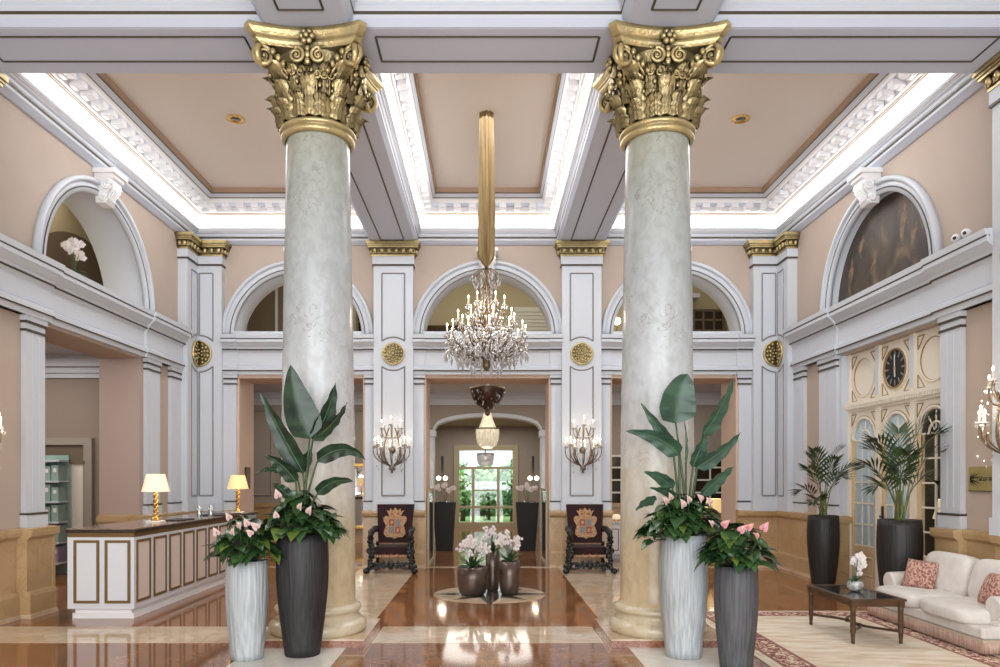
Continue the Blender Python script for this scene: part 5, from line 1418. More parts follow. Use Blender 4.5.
# ------------------------------------------------------------------ carved throne chairs
def make_throne(loc, rz, label):
    t = thing('throne_chair', label, 'chair', loc, rz, 'carved throne chairs')
    # back upholstery, reclined
    bk_ = lambda x, v, o: (x, 0.20 + 0.17 * v / 0.66 - o, 0.48 + v)
    q = MB()
    hw = lambda v: 0.285 + 0.045 * v / 0.66
    vs = []
    for o in (0.0, 0.055):
        for v in (0, 0.33, 0.67):
            for s in (-1, 0, 1): vs.append(bk_(s * hw(v), v, o + (0.012 if (s == 0 and o > 0) else 0)))
    f = []
    for o in (0, 9):
        for j in range(2):
            for i in range(2): f.append((o + j * 3 + i, o + j * 3 + i + 1, o + j * 3 + i + 4, o + j * 3 + i + 3))
    f += [(0, 3, 12, 9), (3, 6, 15, 12), (2, 5, 14, 11), (5, 8, 17, 14), (6, 7, 16, 15), (7, 8, 17, 16), (0, 1, 10, 9), (1, 2, 11, 10)]
    q.add(vs, f, 0); back = q.build('backrest', M['velvet'], t, bevel=0.012)
    # embroidered arms: mantled shield with quarters and a crown
    sh = [(0, .07), (.05, .10), (.12, .10), (.165, .16), (.15, .24), (.13, .30), (.17, .38), (.175, .44), (.14, .47), (.09, .455), (.10, .50), (.135, .57), (.09, .545), (.075, .60), (.04, .56), (0, .615)]
    sh = [(1.18 * x, v) for x, v in sh]
    out = sh + [(-x, v) for x, v in sh[::-1][1:-1]]
    q = MB(); q.extr(out, lambda x, v: bk_(x, v, 0.066), lambda x, v: bk_(x, v, 0.079), 0); em = q.build('embroidered_crest', M['embg'], t)
    for (x0, x1, v0, v1, m) in ((-.10, -.01, .30, .41, 0), (.01, .10, .30, .41, 1), (-.10, -.01, .17, .28, 1), (.01, .10, .17, .28, 0)):
        q = MB(); q.extr([(x0, v0), (x1, v0), (x1, v1), (x0, v1)], lambda x, v: bk_(x, v, 0.078), lambda x, v: bk_(x, v, 0.083), 0)
        q.build('crest_quarter', M['embb' if m else 'embr'], em)
    for (x, v) in ((-.055, .355), (.055, .22)):
        q = MB(); q.extr([(x - .02, v - .03), (x + .02, v - .03), (x + .028, v + .01), (x, v + .04), (x - .028, v + .01)], lambda a, b: bk_(a, b, .082), lambda a, b: bk_(a, b, .087), 0); q.build('crest_charge', M['embg'], em)
    for x in (-.055, .055):
        q = MB(); q.extr([(x - .03, .49), (x + .03, .49), (x, .53)], lambda a, b: bk_(a, b, .078), lambda a, b: bk_(a, b, .083), 0); q.build('crown_gem', M['embr'], em)
    q = MB(); 
    for a in ((-0.34, 0.34, 0.0, 0.03, -0.005),): q.box(-0.27, 0.27, 0.155, 0.19, 0.455, 0.485)
    q.build('gilt_braid', M['embg'], t)
    # seat
    q = MB(); q.box(-0.28, 0.28, -0.30, 0.20, 0.31, 0.45); q.build('seat', M['velvet'], t, bevel=0.03, seg=3)
    q = MB(); q.box(-0.25, 0.25, -0.31, -0.295, 0.285, 0.315)
    for i in range(11): q.ell((-0.24 + 0.048 * i, -0.312, 0.28), (0.02, 0.008, 0.016), 8, 5)
    q.build('seat_fringe', M['embg'], t)
    for i in range(3):
        q = MB(); q.ell((-0.11 + 0.11 * i, -0.305, 0.33), (0.012, 0.01, 0.012), 8, 5); q.build('tassel', M['embr'], t)
    def carved(pts, r, n=7, amp=0.25):
        P_ = bez3(*pts, 22); return P_, [r * (1 + amp * sin(i * 1.55) + 0.12 * sin(i * 3.7)) for i in range(23)]
    for s in (-1, 1):
        q = MB()
        P_, R_ = carved(((s * .30, .27, .70), (s * .32, .10, .77), (s * .335, -.15, .71), (s * .335, -.33, .69)), 0.044); q.tube(P_, R_, 8)
        # scrolled arm front
        spiral(q, (s * .335, -.36, .645), (0, -1, 0), (0, 0, 1), 0.075, 1.6, 0.034, s=1)
        q.ell((s * .335, -.36, .645), (0.045, 0.06, 0.06), 10, 8)
        q.build('arm', M['ebony'], t)
        q = MB()
        P_, R_ = carved(((s * .33, -.34, .62), (s * .40, -.30, .50), (s * .24, -.32, .42), (s * .33, -.33, .28)), 0.05); q.tube(P_, R_, 8)
        P_, R_ = carved(((s * .33, -.33, .28), (s * .38, -.34, .20), (s * .30, -.34, .12), (s * .40, -.36, .045)), 0.042); q.tube(P_, R_, 8)
        q.ell((s * .41, -.37, .05), (0.055, 0.075, 0.05), 10, 7)
        spiral(q, (s * .35, -.35, .38), (s, 0, 0), (0, 0, 1), 0.05, 1.4, 0.02)
        q.build('leg', M['ebony'], t)
        q = MB()
        P_, R_ = carved(((s * .30, .20, .50), (s * .31, .22, .32), (s * .30, .26, .16), (s * .34, .33, .04)), 0.032); q.tube(P_, R_, 7)
        q.ell((s * .34, .34, .035), (0.045, 0.06, 0.035), 8, 6); q.build('leg', M['ebony'], t)
        q = MB(); q.tube([(s * .345, -.33, .09), (s * .35, 0, .10), (s * .33, .31, .09)], [0.03, 0.036, 0.03], 7); q.build('side_rail', M['ebony'], t)
    q = MB()     # pierced, carved front stretcher
    for s in (-1, 1):
        P_, R_ = carved(((s * .33, -.34, .14), (s * .24, -.34, .24), (s * .14, -.34, .06), (0, -.34, .21)), 0.024); q.tube(P_, R_, 7)
        P_, R_ = carved(((s * .33, -.34, .10), (s * .2, -.34, .03), (s * .12, -.34, .22), (0, -.34, .08)), 0.022); q.tube(P_, R_, 7)
        spiral(q, (s * .10, -.345, .145), (s, 0, 0), (0, 0, 1), 0.06, 1.5, 0.022); spiral(q, (s * .215, -.345, .13), (-s, 0, 0), (0, 0, 1), 0.05, 1.4, 0.018)
    q.ell((0, -.345, .145), (0.05, 0.035, 0.07), 10, 7); q.build('carved_stretcher', M['ebony'], t)
    return t
TH = make_throne((-1.635, 12.50, 0), 0, 'dark carved throne chair with claret velvet and gold crest, left of the hall opening')
dup(TH, (1.73, 12.50, 0), 0, 'dark carved throne chair with claret velvet and gold crest, right of the hall opening')
# ------------------------------------------------------------------ plants
def pot(parent, r_top, r_bot, h, m, belly=0.03, ribs=44, soil=True, amp=0.012):
    q = MB(); P = []
    for i in range(15):
        s = i / 14
        P.append((r_bot + (r_top - r_bot) * s ** 0.85 + belly * sin(pi * min(1, s ** 1.3)), h * s))
    P = [(0.0, 0.0), (r_bot * 0.97, 0.0)] + P + [(r_top - 0.02, h), (r_top - 0.03, h - 0.05), (r_top - 0.035, h - 0.10)]
    q.lathe(P, n=ribs * 2, rmod=(lambda a, z: 1 + amp * cos(ribs * a)) if amp else None)
    o = q.build('planter', M[m], parent)
    if soil:
        q = MB(); q.lathe([(r_top - 0.03, h - 0.055), (r_top * .5, h - 0.035), (0, h - 0.03)], n=24); q.build('soil', M['soil'], parent)
    return o

def blade(mb, p0, p1, hw, face, arch=(0, 0, 0), fold=0.25, n=14, m=0, mr=1, curl=0.0, wav=0.0, tipw=0.5):
    p0, p1 = Vector(p0), Vector(p1)
    pts = bez(p0, (p0 + p1) / 2 + Vector(arch), p1, n)
    face = Vector(face).normalized()
    ss = (-1, -0.66, -0.33, 0, 0.33, 0.66, 1)
    vs = []
    for i, p in enumerate(pts):
        t = (pts[min(i + 1, n)] - pts[max(i - 1, 0)]).normalized()
        side = t.cross(face); side = side.normalized() if side.length > 1e-5 else t.orthogonal().normalized()
        nn = side.cross(t).normalized()
        u = i / n
        w = hw * (sin(pi * min(1, 0.04 + 0.96 * u ** (0.62 if hw > 0.16 else tipw))) ** (0.5 if hw > 0.16 else 0.75) if u < 1 else 0.0) if u > 0 else hw * 0.12
        for s in ss:
            k = wav * sin(u * 23 + s * 2) * abs(s)
            vs.append(p + side * (s * w * (1 - 0.12 * curl * abs(s))) + nn * (fold * abs(s) * w + k))
    K = len(ss)
    mb.add(vs, [(j * K + i, j * K + i + 1, (j + 1) * K + i + 1, (j + 1) * K + i) for j in range(n) for i in range(K - 1)], m, True)
    rb = [p + (-face) * 0.0 for p in pts]
    mb.tube(rb, [0.006 * (1 - 0.75 * i / n) for i in range(n + 1)], 5, mr)
    return pts

def heart(mb, p, d, up, L_, m=0, w=0.42):
    """one heart-shaped leaf from p along d, drooping, folded along its midrib"""
    d = Vector(d).normalized(); up = Vector(up)
    s = d.cross(up); s = s.normalized() if s.length > 1e-4 else d.orthogonal().normalized()
    n = s.cross(d).normalized(); p = Vector(p)
    prof = [(-0.12, 0.22), (0.0, 0.40), (0.2, 0.46), (0.45, 0.38), (0.72, 0.2), (1.0, 0.0)]
    vs = []
    for (t, ww) in prof:
        c = p + d * (L_ * t) - n * (L_ * 0.35 * t * t)
        ww *= w / 0.42
        vs += [c - s * L_ * ww + n * L_ * .13 * ww * 2, c + (d * L_ * 0.10 if t < 0 else Vector()), c + s * L_ * ww + n * L_ * .13 * ww * 2]
    mb.add(vs, [(j * 3 + i, j * 3 + i + 1, j * 3 + i + 4, j * 3 + i + 3) for j in range(5) for i in range(2)], m, True)

def anthurium(parent, z, R, h, n, flowers, seed, droop=0.1, mats=('leaf2', 'leaf2b'), fm=('spathe', 'spadix'), LL=0.15):
    """skirt of heart leaves on thin stalks, pink spathes with a spadix, over a pot rim at height z"""
    rnd = random.Random(seed)
    q = MB()
    for i in range(n):
        a = rnd.uniform(0, 2 * pi); k = (i + 0.5) / n
        r = R * sqrt(k) * rnd.uniform(0.75, 1.0)
        zz = z + h * (1 - (r / R) ** 1.7) * rnd.uniform(0.55, 1.0) - droop * (r / R) ** 3 + 0.03
        e = Vector((r * cos(a), r * sin(a) * (0.3 if sin(a) > 0 else 1), zz)); b = Vector((0.25 * r * cos(a), 0.25 * r * sin(a), z - 0.03))
        q.tube(bez(b, Vector((e.x * .6, e.y * .6, zz + 0.02)), e, 5), 0.0035, 4, 2)
        L_ = LL * rnd.uniform(0.75, 1.2)
        d = Vector((cos(a) + rnd.uniform(-.5, .5), sin(a) + rnd.uniform(-.5, .5), rnd.uniform(-.5, .35)))
        heart(q, e - d.normalized() * L_ * .3, d, (0, 0, 1), L_, 1 if rnd.random() < 0.10 else 0)
    o = q.build('anthurium_leaves', [M[mats[0]], M[mats[1]], M['stalk']], parent); o['kind'] = 'stuff'
    for (dx, dy, dz) in flowers:
        q = MB(); e = Vector((dx, dy, dz)); b = Vector((dx * .3, dy * .3, z - 0.02))
        q.tube(bez(b, Vector((dx * .8, dy * .8, (z + dz) / 2 + .05)), e, 6), 0.004, 5, 1)
        d = Vector((rnd.uniform(-.5, .5), -0.55, 0.75)).normalized()
        heart(q, e, d, (0, -0.8, 0.6), rnd.uniform(0.06, 0.08), 0, 0.42)
        fl = q.build('flower', [M[fm[0]], M['stalk']], parent)
        q = MB(); q.tube([e + Vector((0, -0.012, 0.01)), e + d * 0.035 + Vector((0, -0.02, 0.02))], [0.006, 0.004], 7); q.build('spadix', M[fm[1]], fl)

def strelitzia(parent, cx, d, z0, S, specs, mleaf, dy0=0.0):
    """specs: (base_px, tip_px, real half width m, roll deg, tip depth offset, arch(px dx, dy), petiole?)"""
    def L(px, py, off=0.0):
        w = W(px, py, d + off); return Vector((w.x - W(cx, 0, d).x, off, w.z))
    for (b, tp, hw, roll, off, arch, pet) in specs:
        boff = off * 0.35
        p0, p1 = L(b[0], b[1], boff), L(tp[0], tp[1], off)
        t = (p1 - p0).normalized()
        face = Matrix.Rotation(radians(roll), 3, t) @ Vector((0, -1, 0.15))
        q = MB()
        blade(q, p0, p1, hw, face, (arch[0] / S, 0, -arch[1] / S), fold=0.30, wav=0.010)
        lf = q.build('leaf', [M[mleaf], M['rib']], parent)
        if pet:
            q = MB(); foot = Vector((random.uniform(-.05, .05), random.uniform(-.05, .05), z0 - 0.04))
            q.tube(bez(foot, Vector((foot.x * .5 + p0.x * .5, boff * .4, foot.z * .5 + p0.z * .5)) + Vector(((foot.x - p0.x) * .15, 0, 0.02)), p0, 8), [0.016 - 0.001 * i for i in range(9)], 7)
            q.build('leaf_stalk', M['stalk'], lf)

# left pair
PD = (302.5, 6.64)
t = thing('strelitzia_planter', 'tall charcoal ribbed planter with paddle-leaf plant and pink anthuriums before the left column', 'potted plant', (W(302.5, 0, 6.57).x, 6.57, 0))
pot(t, 0.222, 0.155, 1.10, 'potd', 0.03)
strelitzia(t, 302.5, 6.57, 1.10, 109.6, [
    ((309.7, 438), (290.6, 364.6), 0.155, 18, -0.05, (-6, 0), 1),
    ((313, 440), (335.5, 382.6), 0.10, 50, 0.10, (5, 4), 1),
    ((317.5, 436), (347, 402.5), 0.06, 62, 0.12, (4, 4), 0),
    ((303, 472), (260, 392), 0.105, -20, -0.10, (2, 6), 1),
    ((296, 482), (263.6, 455), 0.075, -25, -0.2, (3, -7), 1),
    ((281, 472), (255.7, 473.5), 0.03, -50, -0.22, (2, -8), 0),
    ((317.5, 461), (366, 460), 0.075, 28, -0.15, (3, -22), 1),
    ((317.5, 494), (355, 481.5), 0.06, 30, -0.2, (-4, -12), 1),
    ((296, 470), (310, 449), 0.07, 35, 0.1, (6, 0), 1),
    ((290, 497), (273, 484), 0.05, 20, -0.2, (-3, -4), 1),
], 'leaf1')
anthurium(t, 1.10, 0.41, 0.36, 150, [(-0.16, -0.2, 1.44), (-0.13, -0.36, 1.27), (0.06, -0.34, 1.34), (0.13, -0.3, 1.30)], 31, 0.12)
t = thing('anthurium_planter', 'white ribbed planter of pink anthuriums standing left of the charcoal planter', 'potted plant', (W(247, 0, 6.42).x, 6.42, 0))
pot(t, 0.175, 0.138, 0.875, 'potw', 0.018)
anthurium(t, 0.875, 0.34, 0.38, 115, [(-0.19, -0.2, 1.12), (-0.11, -0.12, 1.25), (0.02, -0.26, 1.18), (0.08, -0.22, 1.20), (0.15, -0.18, 1.17), (-0.03, -0.28, 1.13), (0.12, -0.24, 1.12)], 32, 0.05)
# right pair
t = thing('strelitzia_planter', 'tall white ribbed planter with paddle-leaf plant and pink anthuriums before the right column', 'potted plant', (W(683.5, 0, 6.50).x, 6.50, 0))
pot(t, 0.20, 0.155, 1.10, 'potw', 0.028)
strelitzia(t, 683.5, 6.50, 1.10, 110.8, [
    ((675.7, 423), (688, 374), 0.165, 5, -0.06, (-8, 0), 1),
    ((703, 434), (734, 374), 0.085, 38, 0.05, (4, 8), 1),
    ((693, 467), (707, 433), 0.085, 30, -0.04, (-1, 0), 1),
    ((697, 467), (741, 432), 0.075, 32, -0.1, (4, 4), 1),
    ((702, 495), (734, 466), 0.07, 30, -0.2, (2, -4), 1),
    ((672.4, 445), (641, 403), 0.06, -42, 0.0, (2, 4), 1),
    ((679, 455), (625.7, 431), 0.085, -32, -0.1, (8, -10), 1),
    ((672.4, 488), (643.6, 472), 0.06, -30, -0.2, (2, -6), 1),
    ((675, 497), (649.4, 488), 0.04, -35, -0.25, (2, -4), 1),
    ((656, 500), (636, 511), 0.045, -30, -0.28, (-4, -6), 0),
    ((686, 462), (684, 419), 0.014, 0, 0.05, (3, 0), 1),
], 'leaf1b')
anthurium(t, 1.10, 0.42, 0.36, 150, [(-0.20, -0.2, 1.39), (-0.15, -0.14, 1.42), (-0.02, -0.26, 1.40), (0.10, -0.22, 1.41), (0.17, -0.24, 1.38), (0.16, -0.34, 1.20), (-0.08, -0.3, 1.36)], 33, 0.12)
t = thing('anthurium_planter', 'grey ribbed planter of pink anthuriums standing right of the tall white planter', 'potted plant', (W(736, 0, 6.12).x, 6.12, 0))
pot(t, 0.172, 0.13, 0.865, 'potg', 0.02)
anthurium(t, 0.865, 0.34, 0.35, 115, [(-0.16, -0.16, 1.21), (-0.05, -0.24, 1.17), (0.02, -0.22, 1.19), (0.16, -0.18, 1.18), (0.08, -0.28, 1.12)], 34, 0.05, fm=('spathe2', 'spadix'))

def palm_frond(q, base, mid, tip, n=11, L0=0.26, m=0, ms=1, droop=0.06):
    pts = bez(base, mid, tip, n + 6)
    q.tube(pts, [0.009 * (1 - 0.75 * i / (n + 6)) for i in range(n + 7)], 5, ms)
    N_ = len(pts)
    for i in range(7, N_):
        p = pts[i]; t_ = (pts[min(i + 1, N_ - 1)] - pts[i - 1]).normalized()
        s = t_.cross(Vector((0, 0, 1))); s = s.normalized() if s.length > 1e-3 else Vector((1, 0, 0))
        up = s.cross(t_).normalized()
        u = (i - 7) / (N_ - 8)
        L_ = L0 * (0.55 + 0.9 * sin(pi * min(1, u * .75 + .2))) * 0.75
        for sd in (-1, 1):
            d = (s * sd * (0.85 - 0.5 * u) + t_ * (0.65 + 0.5 * u) + up * 0.25).normalized()
            e = p + d * L_ - Vector((0, 0, droop * L_ * 2.2))
            mdp = p + d * L_ * .5 + Vector((0, 0, 0.0))
            w = d.cross(up).normalized() * 0.016
            q.add([p, mdp - w, e, mdp + w], [(0, 1, 2, 3)], m, True)

def palm(loc, r_top, r_bot, h, label, fronds, L0, seed):
    rnd = random.Random(seed)
    t = thing('potted_palm', label, 'potted plant', loc)
    pot(t, r_top, r_bot, h, 'potb', 0.03, 40)
    for (dx, dy, dz, mx, mz) in fronds:
        q = MB()
        b = Vector((rnd.uniform(-.05, .05), rnd.uniform(-.05, .05), h - 0.05))
        palm_frond(q, b, (dx * mx, dy * mx, h + dz * mz), (dx, dy, h + dz), L0=L0)
        q.build('frond', [M['palm'], M['palmst']], t)
    q = MB()
    for i in range(5):
        a = 2 * pi * i / 5; q.tube([(0.05 * cos(a), 0.05 * sin(a), h - .05), (0.03 * cos(a), 0.03 * sin(a), h + 0.35)], [0.014, 0.009], 6)
    q.build('stem', M['palmst'], t)
palm((4.92, 10.55, 0), 0.205, 0.15, 1.07, 'slender potted palm in a black planter by the right corner pilaster',
     [(-0.22, -.2, .92, .25, .9), (0.20, -.1, .95, .2, .9), (-0.36, -.25, .66, .4, 1.1), (0.36, -.3, .70, .35, 1.1), (-0.40, -.1, .34, .5, 1.5), (-.30, -.35, .20, .5, 1.9), (0.05, -.3, .80, .2, .9), (0.34, .1, .55, .4, 1.2), (-.1, .2, .85, .3, .9)], 0.25, 3)
palm((4.99, 8.72, 0), 0.235, 0.175, 1.11, 'large potted palm in a black planter beside the far end of the sofa',
     [(-0.42, -.2, .92, .25, 1.05), (0.30, -.15, 1.22, .2, .9), (0.05, .1, 1.05, .2, .95), (-0.50, -.1, .62, .45, 1.2), (0.36, -.3, .80, .4, 1.1), (-0.46, -.3, .38, .55, 1.6), (0.36, -.1, .45, .5, 1.5), (-0.1, -.4, .75, .3, 1.1), (.2, .3, .8, .3, 1.0), (0.34, -.32, 1.02, .3, 1.0), (-.25, .2, .85, .3, 1.0), (-.18, -.35, .50, .5, 1.5)], 0.30, 4)

def orchid(parent, z, spikes, mp_='orch', rnd=None, lz=0.07, R=0.09, leafL=0.16, nl=7, fs=0.035, lm='leaf2'):
    for i in range(nl):
        a = 2 * pi * i / nl + rnd.uniform(-.3, .3); d = Vector((cos(a), sin(a), 0))
        q = MB(); blade(q, Vector((0, 0, z)), d * leafL + Vector((0, 0, z + rnd.uniform(-.01, lz))), 0.026, (0, 0, 1), (0, 0, 0.05), fold=0.25, n=8)
        q.build('leaf', [M[lm], M['rib']], parent)
    for (dx, dy, dz, nf) in spikes:
        q = MB(); top = Vector((dx, dy, dz))
        pts = bez3((dx * .1, dy * .1, z), (dx * .25, dy * .25, z + (dz - z) * .8), (dx * .6, dy * .6, dz + .04), top, 12)
        q.tube(pts, 0.004, 5, 1)
        for k in range(nf):
            p = pts[12 - (k * 6) // max(1, nf)] + Vector((rnd.uniform(-.03, .03), rnd.uniform(-.035, .02), rnd.uniform(-.035, .03)))
            f = Vector((rnd.uniform(-.6, .6), -1, rnd.uniform(-.2, .4))).normalized(); e1 = f.orthogonal().normalized(); e2 = f.cross(e1)
            for j in range(5):
                b = 2 * pi * j / 5; dd = e1 * cos(b) + e2 * sin(b); ss = f.cross(dd)
                q.add([p + f * .004, p + dd * fs * .6 + ss * fs * .42 + f * .004, p + dd * fs * 1.05, p + dd * fs * .6 - ss * fs * .42 + f * .004], [(0, 1, 2, 3)], 0, True)
            q.ell(p + f * .008, fs * .22, 6, 4, 2)
        q.build('flower_spike', [M[mp_], M['stalk'], M['spadix']], parent)
rnd = random.Random(17)
def bronze_orchids(x, d, r, h, label, spikes, ro=0.0):
    t = thing('orchid_pot', label, 'potted plant', (W(x, 0, d).x, d, 0.003), 0, 'bronze orchid pots')
    q = MB()
    q.lathe([(0, 0.0), (r * 0.72, 0.0), (r * .86, 0.03), (r * .97, h * .3), (r, h * .6), (r, h), (r - .012, h), (r - .02, h - .04)], n=40)
    q.build('planter', M['bronze'], t)
    q = MB(); q.lathe([(r - .015, h - .03), (0, h - 0.02)], n=20); q.build('soil', M['soil'], t)
    orchid(t, h - 0.03, spikes, 'orchp', rnd, leafL=max(0.2, r * 1.25), nl=18, fs=0.024, lz=0.2)
def sprays(n, rx, z0, z1, seed):
    r_ = random.Random(seed); out = []
    for k in range(n):
        a = 2 * pi * k / n + r_.uniform(-.25, .25); rr = rx * r_.uniform(.35, 1.0)
        out.append((rr * cos(a), rr * sin(a) * .8 - .03, z0 + (z1 - z0) * (1 - (rr / rx) ** 2 * .7) * r_.uniform(.75, 1), 7))
    return out
bronze_orchids(472.5, 9.95, 0.21, 0.39, 'wide bronze bowl pot of blush orchids, left of the three on the floor medallion', sprays(17, .25, .50, .84, 1))
bronze_orchids(492.5, 10.30, 0.10, 0.57, 'narrow tall bronze pot of blush orchids, middle of the three on the floor medallion', sprays(9, .19, .68, .97, 2))
bronze_orchids(509.5, 9.98, 0.145, 0.46, 'rounded bronze pot of white orchids, right of the three on the floor medallion', sprays(12, .20, .56, .90, 3))
# marbled pot on the coffee table; long planter in the left arch
tp = thing('orchid_pot', 'small marbled round pot with a white orchid on the coffee table', 'potted plant', (3.79, 7.42, 0.4476))
q = MB(); q.lathe([(0, 0), (0.04, 0), (0.072, 0.03), (0.08, 0.06), (0.07, 0.095), (0.055, 0.105), (0.05, 0.095), (0, 0.09)], n=28); q.build('planter', M['pottery'], tp)
orchid(tp, 0.09, [(0.04, -0.03, 0.36, 9), (0.06, -0.05, 0.27, 8), (-0.01, 0.0, 0.30, 6), (0.05, 0.0, 0.20, 5)], 'orch', rnd, leafL=0.11, nl=5, fs=0.030)
tp = thing('orchid_trough', 'white ribbed trough of white orchids on the sill of the left arch', 'potted plant', (-5.72, 9.95, ENT + 0.042))
q = MB()
for i in range(14): q.tube([(0.09, -0.2 + 0.0308 * i, 0), (0.09, -0.2 + 0.0308 * i, 0.17)], 0.015, 6)
q.box(-0.09, 0.09, -0.21, 0.21, 0, 0.17); q.build('planter', M['white2'], tp)
orchid(tp, 0.16, [(0.02, -.22, .52, 13), (0.06, -.08, .60, 14), (0.04, .08, .62, 14), (0.02, .2, .50, 13), (-.02, .0, .55, 12)], 'orch', rnd, leafL=0.22, nl=9, fs=0.05)
# black tapered planters in the hall
for x, d, l in ((444.5, 16.2, 'tall black tapered planter of white orchids at the left of the hall arch'), (527, 16.2, 'tall black tapered planter of white orchids at the right of the hall arch')):
    t = thing('tapered_planter', l, 'potted plant', (W(x, 0, d).x, d, 0), 0, 'black planters in the hall')
    q = MB(); vs = []
    for hw, z in ((0.18, 0), (0.25, 1.08), (0.22, 1.08), (0.21, 1.02)): vs += [(-hw, -hw, z), (hw, -hw, z), (hw, hw, z), (-hw, hw, z)]
    q.add(vs, [(j * 4 + i, j * 4 + (i + 1) % 4, j * 4 + 4 + (i + 1) % 4, j * 4 + 4 + i) for j in range(3) for i in range(4)] + [(0, 1, 2, 3), (12, 13, 14, 15)], 0)
    q.build('planter', M['black'], t)
    orchid(t, 1.04, [(-.2, -.1, 1.42, 7), (0, -.1, 1.46, 7), (.2, -.1, 1.40, 7), (.1, .1, 1.35, 5)], 'orch', rnd, leafL=0.3, nl=9, fs=0.05)

# ------------------------------------------------------------------ rug, table, sofa
RX, RY = 2.45 + 1.075, 8.66 - 2.05
q = MB(); q.box(-1.075, 1.075, -2.05, 2.05, 0, 0.012)
rg = q.build('rug', M['rug'], None, loc=(RX, RY, 0.0015)); tag(rg, 'oriental rug with cream field and dark red border under the coffee table', 'rug')
q = MB()
q.box(-1.115, -1.075, -2.05, 2.05, 0, 0.008); q.box(1.075, 1.115, -2.05, 2.05, 0, 0.008)
q.build('edge_binding', M['fringew'], rg)

tb = thing('coffee_table', 'low walnut coffee table with smoked glass top on the rug', 'coffee table', (3.75, 7.385, 0.0146))
hx, hy, zt = 0.255, 0.475, 0.432
def frame4(q, hx, hy, wd, z0, z1):
    q.box(-hx, hx, -hy, -hy + wd, z0, z1); q.box(-hx, hx, hy - wd, hy, z0, z1); q.box(-hx, -hx + wd, -hy + wd, hy - wd, z0, z1); q.box(hx - wd, hx, -hy + wd, hy - wd, z0, z1)
q = MB(); frame4(q, hx + 0.015, hy + 0.015, 0.05, zt - 0.022, zt); q.build('top_frame', M['dwood'], tb, bevel=0.005)
q = MB(); q.box(-hx + 0.036, hx - 0.036, -hy + 0.036, hy - 0.036, zt - 0.014, zt - 0.003); q.build('glass_top', M['tglass'], tb)
q = MB(); frame4(q, hx - 0.01, hy - 0.01, 0.02, zt - 0.075, zt - 0.022); q.build('apron', M['dwood'], tb)
for sx in (-1, 1):
    for sy in (-1, 1):
        q = MB(); c = (sx * (hx - 0.025), sy * (hy - 0.025))
        q.box(c[0] - .026, c[0] + .026, c[1] - .026, c[1] + .026, zt - 0.085, zt - 0.02)
        q.lathe([(0.014, 0.0), (0.019, 0.01), (0.016, 0.03), (0.022, 0.10), (0.027, 0.12), (0.022, 0.135), (0.026, 0.16), (0.024, zt - 0.12), (0.028, zt - 0.10), (0.024, zt - 0.08)], (c[0], c[1], 0), 16)
        q.build('leg', M['dwood'], tb)
q = MB()
for sy in (-1, 1):
    for sx in (-1, 1):
        q.tube(bez3((sx * (hx - .03), sy * (hy - .03), .115), (sx * .16, sy * .33, .115), (sx * .02, sy * .26, .115), (sx * 0.0, sy * .12, .115), 10), 0.013, 6)
q.tube([(0, -.13, .115), (0, .13, .115)], 0.015, 6); q.ell((0, .12, .115), (.03, .03, .02), 10, 6); q.ell((0, -.12, .115), (.03, .03, .02), 10, 6)
q.build('stretcher', M['dwood'], tb)

# sofa: faces the table (towards -X); local x = depth from front, y = length
sf = thing('sofa', 'low ivory upholstered sofa with fringed skirt along the right wall', 'sofa', (4.42, 7.43, 0.0146))
Ls = 0.98
def soft(name, c, r, m='sofa', p=0.42, parent=sf, rot=None, nu=40, nv=20, crown=0.0):
    q = MB(); q.ell((0, 0, 0), r, nu, nv, 0, True, p)
    o = q.build(name, M[m], parent, loc=c)
    if rot: o.rotation_euler = rot
    return o
q = MB(); q.box(0.03, 0.79, -Ls + 0.02, Ls - 0.02, 0.13, 0.245); q.build('base', M['sofa'], sf, bevel=0.03, seg=3)
for s, nm in ((-1, 0), (1, 1)):
    so = soft('seat_cushion', (0.36, s * 0.412, 0.305), (0.40, 0.408, 0.085), p=0.42)
    q = MB()
    for zz in (0.035, -0.035):
        pts = [(0.385 * (abs(cos(a)) ** .4) * (1 if cos(a) >= 0 else -1), 0.395 * (abs(sin(a)) ** .4) * (1 if sin(a) >= 0 else -1), zz) for a in [2 * pi * i / 48 for i in range(49)]]
        q.tube(pts, 0.006, 5)
    q.build('piping', M['sofap'], so)
    soft('back_cushion', (0.63, s * 0.40, 0.545), (0.135, 0.385, 0.235), p=0.45, rot=(0, radians(14), 0))
    # rolled arms
    q = MB()
    q.box(0.20, 0.79, s * (Ls - 0.13) - 0.11, s * (Ls - 0.13) + 0.11, 0.13, 0.40)
    am = q.build('arm', M['sofa'], sf, bevel=0.05, seg=4)
    q = MB(); q.tube([(0.19, s * (Ls - 0.12), 0.40), (0.79, s * (Ls - 0.12), 0.42)], 0.115, 20); q.build('arm_roll', M['sofa'], am, bevel=0.02)
q = MB(); q.box(0.70, 0.805, -Ls + 0.02, Ls - 0.02, 0.13, 0.66); q.build('backrest', M['sofa'], sf, bevel=0.06, seg=4)
q = MB()
rn = random.Random(2)
def fr_run(p0, p1, n):
    for i in range(n):
        a = Vector(p0).lerp(Vector(p1), (i + .5) / n); q.tube([a, a + Vector((rn.uniform(-.003, .003), rn.uniform(-.004, .004), -0.115))], [0.010, 0.007], 5)
fr_run((0.02, -Ls, 0.13), (0.02, Ls, 0.13), 130); fr_run((0.02, -Ls, .13), (0.8, -Ls, .13), 60); fr_run((0.02, Ls, .13), (0.8, Ls, .13), 60)
q.box(0.012, 0.03, -Ls, Ls, 0.118, 0.14, 1); q.box(0.012, 0.8, -Ls - .01, -Ls + .01, .118, .14, 1); q.box(0.012, 0.8, Ls - .01, Ls + .01, .118, .14, 1)
o = q.build('bullion_fringe', [M['fringe'], M['sofap']], sf); o['kind'] = 'stuff'
